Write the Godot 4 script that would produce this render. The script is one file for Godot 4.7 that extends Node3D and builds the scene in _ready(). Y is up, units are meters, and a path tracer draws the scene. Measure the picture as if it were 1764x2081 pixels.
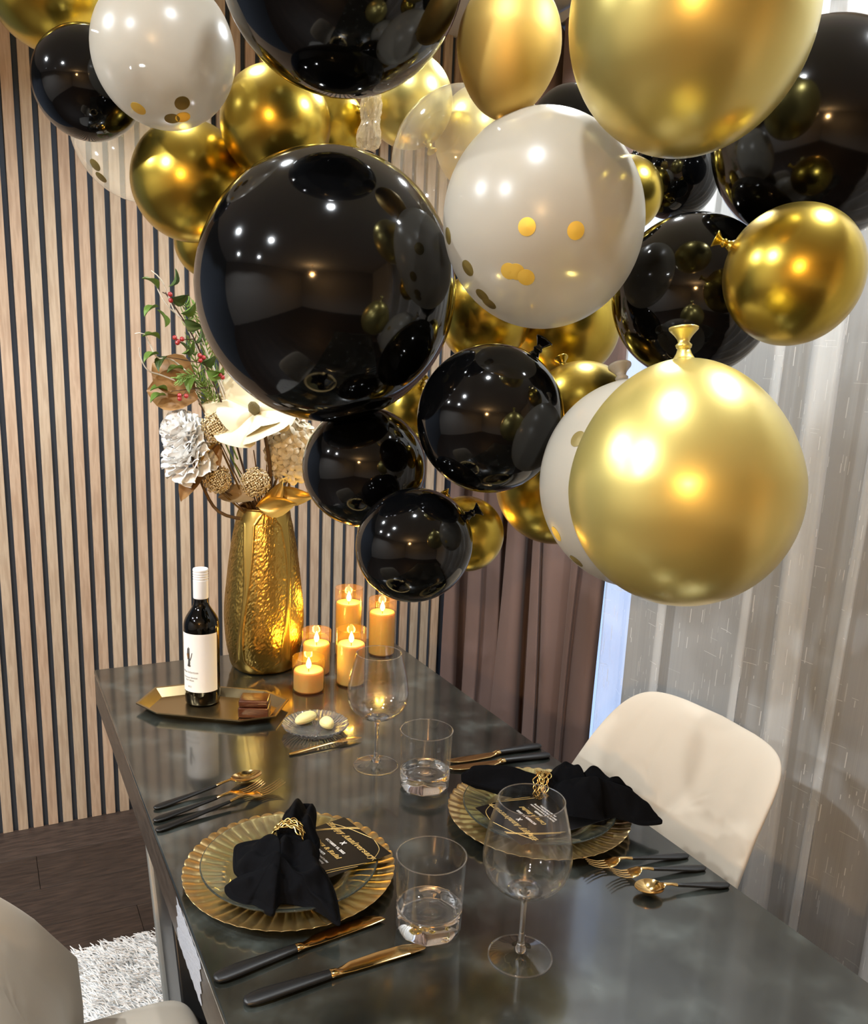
extends Node3D
# A small dining room dressed for a celebration: glossy dark table set for two, balloon garland above.

# ---------------------------------------------------------------- mesh helper
class Geo:
	var v := PackedVector3Array()
	var uv := PackedVector2Array()
	var idx := PackedInt32Array()

	func _fix(from: int, first: int) -> void:   # turn the shell added last so that its front faces look outwards
		var c := Vector3.ZERO
		for i in range(first, v.size()):
			c += v[i]
		c /= maxf(1.0, v.size() - first)
		var vol := 0.0
		for t in range(from, idx.size(), 3):
			vol += (v[idx[t]] - c).dot((v[idx[t + 1]] - c).cross(v[idx[t + 2]] - c))
		if vol > 0.0:
			flip(from)

	func flip(from := 0) -> void:
		for t in range(from, idx.size(), 3):
			var k := idx[t + 1]
			idx[t + 1] = idx[t + 2]
			idx[t + 2] = k

	func grid(nu: int, nv: int, f: Callable, wrap := false, fix := true) -> Geo:
		var first := v.size()
		var from := idx.size()
		var cols := nu if wrap else nu + 1
		for j in nv + 1:
			for i in cols:
				var a := float(i) / nu
				var b := float(j) / nv
				v.append(f.call(a, b))
				uv.append(Vector2(a, b))
		for j in nv:
			for i in nu:
				var a := first + j * cols + i
				var b := first + j * cols + (i + 1) % cols
				idx.append_array([a, b, a + cols, b, b + cols, a + cols])
		if fix:
			_fix(from, first)
		return self

	func lathe(p: PackedVector2Array, seg := 48, m := Transform3D()) -> Geo:
		var n := p.size() - 1
		return grid(seg, n, func(a: float, b: float) -> Vector3:
			var q := p[roundi(b * n)]
			return m * Vector3(q.x * cos(a * TAU), q.y, q.x * sin(a * TAU)), true)

	func loft(rows: Array, seg := 12, m := Transform3D()) -> Geo:   # rows: [centre, half width across z, half height across y]
		var n := rows.size() + 1
		return grid(seg, n, func(a: float, b: float) -> Vector3:
			var k := roundi(b * n)
			var r: Array = rows[clampi(k - 1, 0, n - 2)]
			var s := 0.0 if k == 0 or k == n else 1.0
			return m * (r[0] + Vector3(0, r[2] * sin(a * TAU) * s, r[1] * cos(a * TAU) * s)), true)

	func tube(pts: PackedVector3Array, r0: float, r1: float, seg := 8) -> Geo:
		var n := pts.size()
		var side := Vector3.UP
		var frames := []
		for k in n:
			var t := (pts[mini(k + 1, n - 1)] - pts[maxi(k - 1, 0)]).normalized()
			side = (side - t * side.dot(t))
			if side.length() < 0.01:
				side = t.cross(Vector3(0.3, 0.2, 0.9))
			side = side.normalized()
			frames.append([side, t.cross(side)])
		return grid(seg, n + 1, func(a: float, b: float) -> Vector3:
			var k := roundi(b * (n + 1))
			var q := clampi(k - 1, 0, n - 1)
			var r := 0.0 if k == 0 or k == n + 1 else lerpf(r0, r1, float(q) / maxi(1, n - 1))
			return pts[q] + (frames[q][0] * cos(a * TAU) + frames[q][1] * sin(a * TAU)) * r, true)

	func loop(pts: PackedVector3Array, r: float, seg := 6) -> Geo:   # closed tube
		var n := pts.size()
		return grid(seg, n, func(a: float, b: float) -> Vector3:
			var k := roundi(b * n) % n
			var t := (pts[(k + 1) % n] - pts[(k + n - 1) % n]).normalized()
			var s := t.cross(Vector3(0.31, 0.87, 0.17)).normalized()
			return pts[k] + (s * cos(a * TAU) + t.cross(s) * sin(a * TAU)) * r, true)

	func box(c: Vector3, s: Vector3, bevel: float, m := Transform3D()) -> Geo:
		var first := v.size()
		var from := idx.size()
		var h := s / 2.0
		bevel = minf(bevel, minf(h.x, minf(h.y, h.z)) * 0.9)
		for k in 8:
			var d := Vector3(1 if k & 1 else -1, 1 if k & 2 else -1, 1 if k & 4 else -1)
			for ax in 3:
				var q := (h - Vector3.ONE * bevel) * d
				q[ax] = h[ax] * d[ax]
				v.append(m * (c + q))
				uv.append([Vector2(q.z, q.y), Vector2(q.x, q.z), Vector2(q.x, q.y)][ax])
		var quad := func(a: int, b: int, cc: int, d: int) -> void:
			var n := (v[b] - v[a]).cross(v[cc] - v[a])
			var mid := (v[a] + v[b] + v[cc] + v[d]) / 4.0 - m * c
			if n.dot(mid) > 0.0:
				idx.append_array([a, cc, b, a, d, cc])
			else:
				idx.append_array([a, b, cc, a, cc, d])
		for ax in 3:
			var u := 1 << ((ax + 1) % 3)
			var w := 1 << ((ax + 2) % 3)
			for sgn in [0, 1 << ax]:
				var o: int = sgn
				quad.call(first + o * 3 + ax, first + (o | u) * 3 + ax, first + (o | u | w) * 3 + ax, first + (o | w) * 3 + ax)
			for p in [0, u, w, u | w]:   # the chamfers along this axis
				var lo: int = p
				var hi: int = p | (1 << ax)
				var e := (ax + 1) % 3
				var g := (ax + 2) % 3
				quad.call(first + lo * 3 + e, first + hi * 3 + e, first + hi * 3 + g, first + lo * 3 + g)
		for k in 8:
			var a := first + k * 3
			var n := (v[a + 1] - v[a]).cross(v[a + 2] - v[a])
			if n.dot(v[a] - m * c) > 0.0:
				idx.append_array([a, a + 2, a + 1])
			else:
				idx.append_array([a, a + 1, a + 2])
		return self

	func pillow(outline: Callable, front: Callable, nr := 14, ns := 64) -> Geo:   # outline(a) -> Vector2 ; front(p, rho, side) -> Vector3
		return grid(ns, nr * 2, func(a: float, b: float) -> Vector3:
			var k := b * 2.0
			var rho := sin(minf(k, 2.0 - k) * PI / 2.0)
			var side := -1.0 if k < 1.0 else 1.0
			return front.call(outline.call(a) * rho, rho, side), true)

	func add(o: Geo, m := Transform3D()) -> Geo:
		var first := v.size()
		for p in o.v:
			v.append(m * p)
		uv.append_array(o.uv)
		for k in o.idx:
			idx.append(first + k)
		return self

	func mesh(flat := false) -> ArrayMesh:
		var vv := v
		var uu := uv
		var ii := idx
		if flat:
			vv = PackedVector3Array()
			uu = PackedVector2Array()
			ii = PackedInt32Array()
			for k in idx:
				ii.append(vv.size())
				vv.append(v[k])
				uu.append(uv[k])
		var n := PackedVector3Array()
		n.resize(vv.size())
		for t in range(0, ii.size(), 3):
			var a := ii[t]
			var b := ii[t + 1]
			var c := ii[t + 2]
			var f := (vv[c] - vv[a]).cross(vv[b] - vv[a])
			n[a] += f
			n[b] += f
			n[c] += f
		# points that lie on each other at a pole share their normal
		if not flat:
			var same := {}
			for k in vv.size():
				if n[k].length_squared() < 1e-22:
					same[vv[k].snapped(Vector3.ONE * 1e-5)] = true
			if same.size():
				for k in vv.size():
					var key := vv[k].snapped(Vector3.ONE * 1e-5)
					if same.has(key):
						same[key] = n[k] if same[key] is bool else same[key] + n[k]
				for k in vv.size():
					var key := vv[k].snapped(Vector3.ONE * 1e-5)
					if n[k].length_squared() < 1e-22 and same.has(key) and same[key] is Vector3:
						n[k] = same[key]
		for k in n.size():
			n[k] = n[k].normalized() if n[k].length_squared() > 1e-30 else Vector3.UP
		var arr := []
		arr.resize(Mesh.ARRAY_MAX)
		arr[Mesh.ARRAY_VERTEX] = vv
		arr[Mesh.ARRAY_NORMAL] = n
		arr[Mesh.ARRAY_TEX_UV] = uu
		arr[Mesh.ARRAY_INDEX] = ii
		var me := ArrayMesh.new()
		me.add_surface_from_arrays(Mesh.PRIMITIVE_TRIANGLES, arr)
		return me


# ---------------------------------------------------------------- scene helpers
var taken := {}
var M := {}
var rng := RandomNumberGenerator.new()
const RIGHT := Vector3(0.88778, 0.04351, 0.45820)
const UPWARD := Vector3(0.06827, 0.97206, -0.22458)
const BACK := Vector3(-0.45518, 0.23065, 0.86001)
const TOP := 0.75

func numbered(called: String) -> String:
	taken[called] = taken.get(called, -1) + 1
	return called if taken[called] == 0 else "%s_%03d" % [called, taken[called]]

func tag(o: Node3D, label: String, category: String, group := "", kind := "") -> Node3D:
	if label:
		o.set_meta("label", label)
	if category:
		o.set_meta("category", category)
	if group:
		o.set_meta("group", group)
	if kind:
		o.set_meta("kind", kind)
	return o

func thing(called: String, label: String, category: String, at := Vector3.ZERO, turn := 0.0, group := "") -> Node3D:
	var o := Node3D.new()
	o.name = numbered(called)
	add_child(o)
	o.position = at
	o.rotation.y = turn
	return tag(o, label, category, group)

func part(called: String, shape: Variant, mat: Material, parent: Node3D, at := Transform3D(), flat := false) -> MeshInstance3D:
	var o := MeshInstance3D.new()
	o.name = called
	o.mesh = shape.mesh(flat) if shape is Geo else shape
	o.material_override = mat
	o.transform = at
	parent.add_child(o, true)
	return o

func struct(called: String, shape: Variant, mat: Material, label := "") -> MeshInstance3D:
	var o := part(called, shape, mat, self)
	o.set_meta("kind", "structure")
	if label:
		o.set_meta("label", label)
	return o

func P(x: float, y: float, z: float) -> Vector3:
	return Vector3(x, y, z)

func at(x: float, y: float, z: float) -> Transform3D:
	return Transform3D(Basis(), Vector3(x, y, z))

func turned(b: Basis, x := 0.0, y := 0.0, z := 0.0) -> Transform3D:
	return Transform3D(b, Vector3(x, y, z))

func facing(y_axis: Vector3, roll := 0.0) -> Basis:   # a basis whose y axis is that direction
	var y := y_axis.normalized()
	var x := y.cross(Vector3(0.21, 0.35, 0.91)).normalized()
	return Basis(x, y, x.cross(y)) * Basis(Vector3.UP, roll)

func noise(freq: float, seed_: int, colors: Array, stops: Array, size := 512, normal := false, kind := FastNoiseLite.TYPE_SIMPLEX_SMOOTH, oct := 4) -> NoiseTexture2D:
	var n := FastNoiseLite.new()
	n.noise_type = kind
	n.frequency = freq
	n.seed = seed_
	n.fractal_octaves = oct
	var t := NoiseTexture2D.new()
	t.width = size
	t.height = size
	t.seamless = true
	t.noise = n
	if normal:
		t.as_normal_map = true
	elif colors.size():
		var g := Gradient.new()
		g.offsets = PackedFloat32Array(stops)
		g.colors = PackedColorArray(colors)
		t.color_ramp = g
	return t

func mat(c: Color, rough: float, metal := 0.0, more := {}) -> StandardMaterial3D:
	var m := StandardMaterial3D.new()
	m.albedo_color = c
	m.roughness = rough
	m.metallic = metal
	for k in more:
		m.set(k, more[k])
	return m

func smooth_line(pts: Array, n: int) -> PackedVector3Array:
	var c := Curve3D.new()
	for k in pts.size():
		var a: Vector3 = pts[maxi(k - 1, 0)]
		var b: Vector3 = pts[mini(k + 1, pts.size() - 1)]
		c.add_point(pts[k], (a - b) / 6.0, (b - a) / 6.0)
	var out := PackedVector3Array()
	for k in n:
		out.append(c.sample_baked(c.get_baked_length() * k / (n - 1), true))
	return out

func words(text: String, size: float, font: String, italic := 0.0, weight := 400) -> Geo:   # flat lettering, centred, in the x-y plane
	var f := SystemFont.new()
	f.font_names = PackedStringArray([font])
	f.font_weight = weight
	var t := TextMesh.new()
	t.text = text
	t.font = f
	t.font_size = 48
	t.pixel_size = size / 48.0
	t.depth = 0.0004
	t.curve_step = 1.0
	var a := t.get_mesh_arrays()
	var g := Geo.new()
	for p in a[Mesh.ARRAY_VERTEX]:
		g.v.append(Vector3(p.x + p.y * italic, p.y, p.z))
		g.uv.append(Vector2.ZERO)
	g.idx = a[Mesh.ARRAY_INDEX] if a[Mesh.ARRAY_INDEX] != null else PackedInt32Array(range(g.v.size()))
	return g


func _ready() -> void:
	rng.seed = 11
	view_and_light()
	materials()
	room()
	curtains()
	table()
	chairs()
	balloons()
	vase_and_flowers()
	candles()
	tray_bottle()
	place_settings()
	glasses()
	small_things()


# ---------------------------------------------------------------- camera, sky, lamps
const SPOT := 3.5
const EXPOSURE := 1.0
func view_and_light() -> void:
	var cam := Camera3D.new()
	cam.name = "camera"
	cam.projection = Camera3D.PROJECTION_FRUSTUM
	cam.near = 0.05
	cam.far = 60.0
	cam.size = 2.0 * 0.05 * 1040.5 / 1770.0
	cam.frustum_offset = Vector2(0, 0.05 * 109.5 / 1770.0)
	cam.transform = Transform3D(Basis(RIGHT, UPWARD, BACK).orthonormalized(), Vector3(0, 1.49, 0))
	add_child(cam)
	var w := WorldEnvironment.new()
	w.name = "surroundings"
	var e := Environment.new()
	e.background_mode = Environment.BG_COLOR
	e.background_color = Color(0.60, 0.70, 0.88)
	e.background_energy_multiplier = 2.2
	e.tonemap_mode = Environment.TONE_MAPPER_LINEAR
	e.tonemap_exposure = EXPOSURE
	e.sdfgi_enabled = true
	e.ssao_enabled = true
	e.ssil_enabled = true
	w.environment = e
	add_child(w)

func lamps() -> void:   # recessed ceiling spots and the warm pendant further back in the room
	var ring := mat(Color(0.9, 0.9, 0.9), 0.4)
	var glow := mat(Color(1, 1, 1), 0.5, 0.0, {"emission_enabled": true, "emission": Color(0.92, 0.96, 1.0), "emission_energy_multiplier": 14.0})
	var g := Geo.new().lathe(PackedVector2Array([Vector2(0.034, -0.004), Vector2(0.048, -0.006), Vector2(0.050, 0.0), Vector2(0.034, 0.0), Vector2(0.034, -0.004)]), 32).mesh()
	var lens := Geo.new().lathe(PackedVector2Array([Vector2(0, -0.002), Vector2(0.034, -0.002), Vector2(0.034, 0.0), Vector2(0, 0.0)]), 24).mesh()
	var where := ["over the far left of the room beside the slats", "over the far left of the room towards the camera", "left of the table beside the slats", "left of the table towards the camera", "over the far half of the table", "over the near half of the table", "between the balloons and the drape", "between the balloons and the sheer curtain"]
	var k := 0
	for x in [-2.2, -1.0, 0.30, 1.28]:
		for z in [-1.72, -0.72]:
			var o := thing("ceiling_spotlight", "round white recessed ceiling spotlight " + where[k], "spotlight", P(x, 2.5, z), 0.0, "recessed ceiling spotlights")
			part("trim_ring", g, ring, o)
			part("lamp_lens", lens, glow, o)
			var s := SpotLight3D.new()
			s.name = "spot_light"
			s.position = P(0, -0.012, 0)
			s.rotation.x = -PI / 2
			s.spot_angle = 74.0
			s.spot_angle_attenuation = 0.25
			s.spot_range = 9.0
			s.spot_attenuation = 2.0
			s.light_energy = SPOT * (0.48 if x > 1.0 else 0.28 if x > 0.0 else 0.90)
			s.light_color = Color(0.965, 0.985, 1.0)
			s.light_size = 0.035
			s.shadow_enabled = true
			o.add_child(s)
			k += 1
	var p := thing("pendant_lamp", "warm glass dome pendant lamp hanging behind the camera", "lamp", P(-1.35, 2.08, 1.65))
	part("cord", Geo.new().tube(PackedVector3Array([P(0, 0.42, 0), P(0, 0.12, 0)]), 0.003, 0.003), mat(Color(0.05, 0.05, 0.05), 0.5), p)
	part("canopy", Geo.new().lathe(PackedVector2Array([Vector2(0, 0.42), Vector2(0.05, 0.42), Vector2(0.05, 0.40), Vector2(0, 0.39)]), 24), M.gold_dark, p)
	part("shade", Geo.new().lathe(PackedVector2Array([Vector2(0.02, 0.12), Vector2(0.10, 0.09), Vector2(0.17, 0.0), Vector2(0.165, 0.0), Vector2(0.097, 0.084), Vector2(0.02, 0.112)]), 32), mat(Color(0.9, 0.7, 0.4, 0.25), 0.05, 0.0, {"transparency": BaseMaterial3D.TRANSPARENCY_ALPHA}), p)
	part("bulb", Geo.new().lathe(PackedVector2Array([Vector2(0, -0.04), Vector2(0.03, -0.03), Vector2(0.042, 0.0), Vector2(0.03, 0.035), Vector2(0, 0.06)]), 20), mat(Color(1, 0.9, 0.7), 0.5, 0.0, {"emission_enabled": true, "emission": Color(1.0, 0.75, 0.42), "emission_energy_multiplier": 6.0}), p)
	var l := OmniLight3D.new()
	l.name = "bulb_light"
	l.light_color = Color(1.0, 0.80, 0.54)
	l.light_energy = 3.4
	l.light_size = 0.035
	l.omni_range = 9.0
	l.omni_attenuation = 2.0
	l.shadow_enabled = true
	p.add_child(l)


func materials() -> void:
	M.gold = mat(Color(0.88, 0.76, 0.48), 0.22, 1.0)
	M.gold_dark = mat(Color(0.62, 0.46, 0.22), 0.3, 1.0)
	M.cutlery_gold = mat(Color(0.93, 0.79, 0.54), 0.14, 1.0)
	M.cutlery_black = mat(Color(0.05, 0.051, 0.054), 0.42)
	M.glass = mat(Color(1, 1, 1, 0.0), 0.0, 0.0, {"transparency": BaseMaterial3D.TRANSPARENCY_ALPHA})
	M.thick_glass = mat(Color(1, 1, 1, 0.015), 0.0, 0.0, {"refraction_enabled": true, "refraction_scale": 0.05})
	M.black_cloth = mat(Color(0.036, 0.038, 0.048), 0.95, 0.0, {"metallic_specular": 0.2, "heightmap_enabled": true, "heightmap_scale": 0.05, "heightmap_texture": noise(0.35, 5, [], [], 256), "uv1_triplanar": true, "uv1_scale": Vector3.ONE * 14.0})
	M.cream = mat(Color(0.74, 0.70, 0.635), 0.75, 0.0, {"rim_enabled": true, "rim": 0.5, "rim_tint": 0.5})
	# balloons
	M.latex_black = mat(Color(0.018, 0.019, 0.022), 0.07)
	M.latex_smoke = mat(Color(0.022, 0.018, 0.018), 0.10)
	M.chrome_gold = mat(Color(0.80, 0.69, 0.29), 0.27, 1.0)
	M.pearl_gold = mat(Color(0.87, 0.80, 0.47), 0.33, 0.75, {"clearcoat_enabled": true, "clearcoat": 0.3, "clearcoat_roughness": 0.2})
	M.satin_gold = mat(Color(0.78, 0.66, 0.36), 0.55, 0.8)
	M.latex_white = mat(Color(0.70, 0.68, 0.63, 0.80), 0.28, 0.0, {"transparency": BaseMaterial3D.TRANSPARENCY_ALPHA, "backlight_enabled": true, "backlight": Color(0.5, 0.48, 0.45)})
	M.latex_clear = mat(Color(0.95, 0.90, 0.80, 0.20), 0.06, 0.0, {"transparency": BaseMaterial3D.TRANSPARENCY_ALPHA})
	M.confetti_gold = mat(Color(0.95, 0.80, 0.36), 0.45, 0.45)
	M.confetti_dull = mat(Color(0.48, 0.42, 0.22), 0.5, 0.3)


# ---------------------------------------------------------------- room shell
func room() -> void:
	var white := mat(Color(0.90, 0.89, 0.88), 0.85)
	var dim := mat(Color(0.66, 0.64, 0.62), 0.9)
	struct("ceiling", Geo.new().box(P(-0.65, 2.56, 0.1), P(5.3, 0.12, 6.2), 0.002), white)
	lamps()
	struct("wall_left", Geo.new().box(P(-3.25, 1.25, 0.1), P(0.1, 2.62, 6.2), 0.002), dim)
	struct("wall_front", Geo.new().box(P(-0.65, 1.25, 3.1), P(5.3, 2.62, 0.1), 0.002), dim)
	# back wall: black felt board with wooden slats
	var felt := mat(Color(0.235, 0.27, 0.32), 0.95)
	var back := struct("wall_back", Geo.new().box(P(-0.7, 1.25, -2.815), P(5.2, 2.62, 0.1), 0.002), felt, "dark felt wall panel behind the wooden slats")
	var woods := []
	var grain := noise(0.012, 3, [Color(0.635, 0.550, 0.460), Color(0.685, 0.605, 0.515), Color(0.735, 0.660, 0.570), Color(0.665, 0.585, 0.490)], [0.0, 0.38, 0.62, 1.0], 512, false, FastNoiseLite.TYPE_SIMPLEX_SMOOTH, 5)
	for k in 4:
		var tint: Color = [Color(1, 1, 1), Color(0.97, 0.98, 0.98), Color(1.0, 0.97, 0.96), Color(0.96, 0.955, 0.95)][k]
		woods.append(mat(tint, 0.6, 0.0, {"albedo_texture": grain, "uv1_triplanar": true, "uv1_world_triplanar": true, "uv1_scale": P(9.0, 0.8, 9.0), "uv1_offset": P(k * 0.37, k * 0.21, 0)}))
	var slat := Geo.new().box(Vector3.ZERO, P(0.0285, 2.50, 0.014), 0.001).mesh()
	for k in range(-12, 31):
		part("slat", slat, woods[(k * 7 + k * k) & 3], back, at(0.174 + k * 0.0432, 1.25, -2.758))
	# right wall with a tall window behind the sheer curtain
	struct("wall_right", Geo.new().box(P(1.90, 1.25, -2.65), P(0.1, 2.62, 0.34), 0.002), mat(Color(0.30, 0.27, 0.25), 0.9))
	struct("wall_right_lintel", Geo.new().box(P(1.90, 2.42, -0.84), P(0.1, 0.28, 3.30), 0.002), white)
	struct("wall_right_near", Geo.new().box(P(1.90, 1.25, 2.0), P(0.1, 2.62, 2.4), 0.002), white)
	var win := Node3D.new()
	win.name = "window_1"
	add_child(win)
	win.set_meta("kind", "structure")
	win.set_meta("label", "tall white framed window behind the sheer curtain")
	var pvc := mat(Color(0.86, 0.87, 0.88), 0.4)
	var pane := mat(Color(0.9, 0.95, 1.0, 0.06), 0.02, 0.0, {"transparency": BaseMaterial3D.TRANSPARENCY_ALPHA})
	for z in [-2.45, -1.34, 0.78]:
		part("window_frame", Geo.new().box(P(1.90, 1.16, z), P(0.07, 2.25, 0.07), 0.004), pvc, win)
	for y in [0.035, 2.255]:
		part("window_frame", Geo.new().box(P(1.90, y, -0.835), P(0.07, 0.07, 3.24), 0.004), pvc, win)
	part("pane", Geo.new().box(P(1.905, 1.145, -1.895), P(0.008, 2.15, 1.05), 0.001), pane, win)
	part("pane", Geo.new().box(P(1.905, 1.145, -0.28), P(0.008, 2.15, 2.05), 0.001), pane, win)
	# roller blind drawn in front of the glass, short of the frame at its far side
	var canvas := mat(Color(0.31, 0.315, 0.31), 0.9)
	for q in [["narrow grey beige roller blind on the far window pane, behind the sheer curtain", -1.70, 0.72], ["wide grey beige roller blind on the near window pane, behind the sheer curtain", -0.365, 1.99]]:
		var blind := thing("roller_blind", q[0], "blind", P(1.80, 0, q[1]), 0.0)
		var w: float = q[2]
		part("fabric", Geo.new().box(P(0, 1.17, 0), P(0.003, 2.20, w), 0.001), canvas, blind)
		part("roller", Geo.new().tube(PackedVector3Array([P(0, 2.30, -w / 2), P(0, 2.30, w / 2)]), 0.025, 0.025, 16), pvc, blind)
		part("bottom_rail", Geo.new().box(P(0, 0.07, 0), P(0.014, 0.025, w), 0.003), pvc, blind)
	# floor of dark planks
	var floor_ := struct("floor", Geo.new().box(P(-0.65, -0.07, 0.1), P(5.3, 0.1, 6.2), 0.002), mat(Color(0.14, 0.11, 0.10), 0.8))
	var gr := noise(0.02, 21, [Color(0.16, 0.125, 0.11), Color(0.24, 0.195, 0.17), Color(0.31, 0.25, 0.215)], [0.0, 0.5, 1.0])
	var pm := []
	for k in 4:
		var c: float = [1.0, 0.86, 1.12, 0.93][k]
		pm.append(mat(Color(c, c * 0.98, c * 0.96).clamp(), 0.5, 0.0, {"albedo_texture": gr, "uv1_triplanar": true, "uv1_world_triplanar": true, "uv1_scale": P(0.9, 3.0, 7.0), "uv1_offset": P(k * 0.3, 0, k * 0.17)}))
	var board := Geo.new().box(Vector3.ZERO, P(1.299, 0.02, 0.1785), 0.001).mesh()
	for r in 33:
		for q in 5:
			var x: float = -3.2 + q * 1.3 + [0.0, -0.43, -0.87, -0.2][r & 3] + 0.45
			if x > -3.4 and x < 1.75:
				part("plank", board, pm[(r * 5 + q * 3 + r * q) & 3], floor_, at(x, -0.01, -2.67 + r * 0.18))
	# fluffy pale rug
	var rug := thing("fluffy_rug", "fluffy white and grey streaked rug on the dark floor beside the table", "rug", P(0.18, 0.0, -1.66))
	var backing := Geo.new().lathe(PackedVector2Array([Vector2(0, 0.0), Vector2(0.40, 0.0), Vector2(0.41, 0.008), Vector2(0.40, 0.014), Vector2(0, 0.014)]), 48)
	part("backing", backing, mat(Color(0.85, 0.86, 0.85), 0.95), rug)
	var mm := MultiMesh.new()
	mm.transform_format = MultiMesh.TRANSFORM_3D
	mm.use_colors = true
	mm.mesh = Geo.new().loft([[P(0, 0, 0), 0.0026, 0.0022], [P(0.010, 0.010, 0), 0.0022, 0.0016], [P(0.024, 0.010, 0), 0.0008, 0.0006]], 5).mesh()
	mm.instance_count = 14000
	var patches := FastNoiseLite.new()
	patches.seed = 4
	patches.frequency = 14.0
	for k in mm.instance_count:
		var a := rng.randf() * TAU
		var r := sqrt(rng.randf()) * 0.415 * (1.0 + 0.05 * sin(a * 5.0))
		var q := P(cos(a) * r, 0.012, sin(a) * r)
		mm.set_instance_transform(k, Transform3D(Basis(Vector3.UP, 2.7 + rng.randf_range(-0.8, 0.8)) * Basis(Vector3.BACK, rng.randf_range(-0.3, 0.5)), q))
		var n := patches.get_noise_2d(q.x * 0.7 + q.z * 0.4, q.z * 1.3)
		var g := 0.86 if n < 0.30 else rng.randf_range(0.40, 0.75)
		mm.set_instance_color(k, Color(g, g * 1.01, g))
	var pile := MultiMeshInstance3D.new()
	pile.name = "pile"
	pile.multimesh = mm
	pile.material_override = mat(Color(1, 1, 1), 0.9, 0.0, {"vertex_color_use_as_albedo": true})
	pile.set_meta("kind", "stuff")
	rug.add_child(pile)


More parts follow.
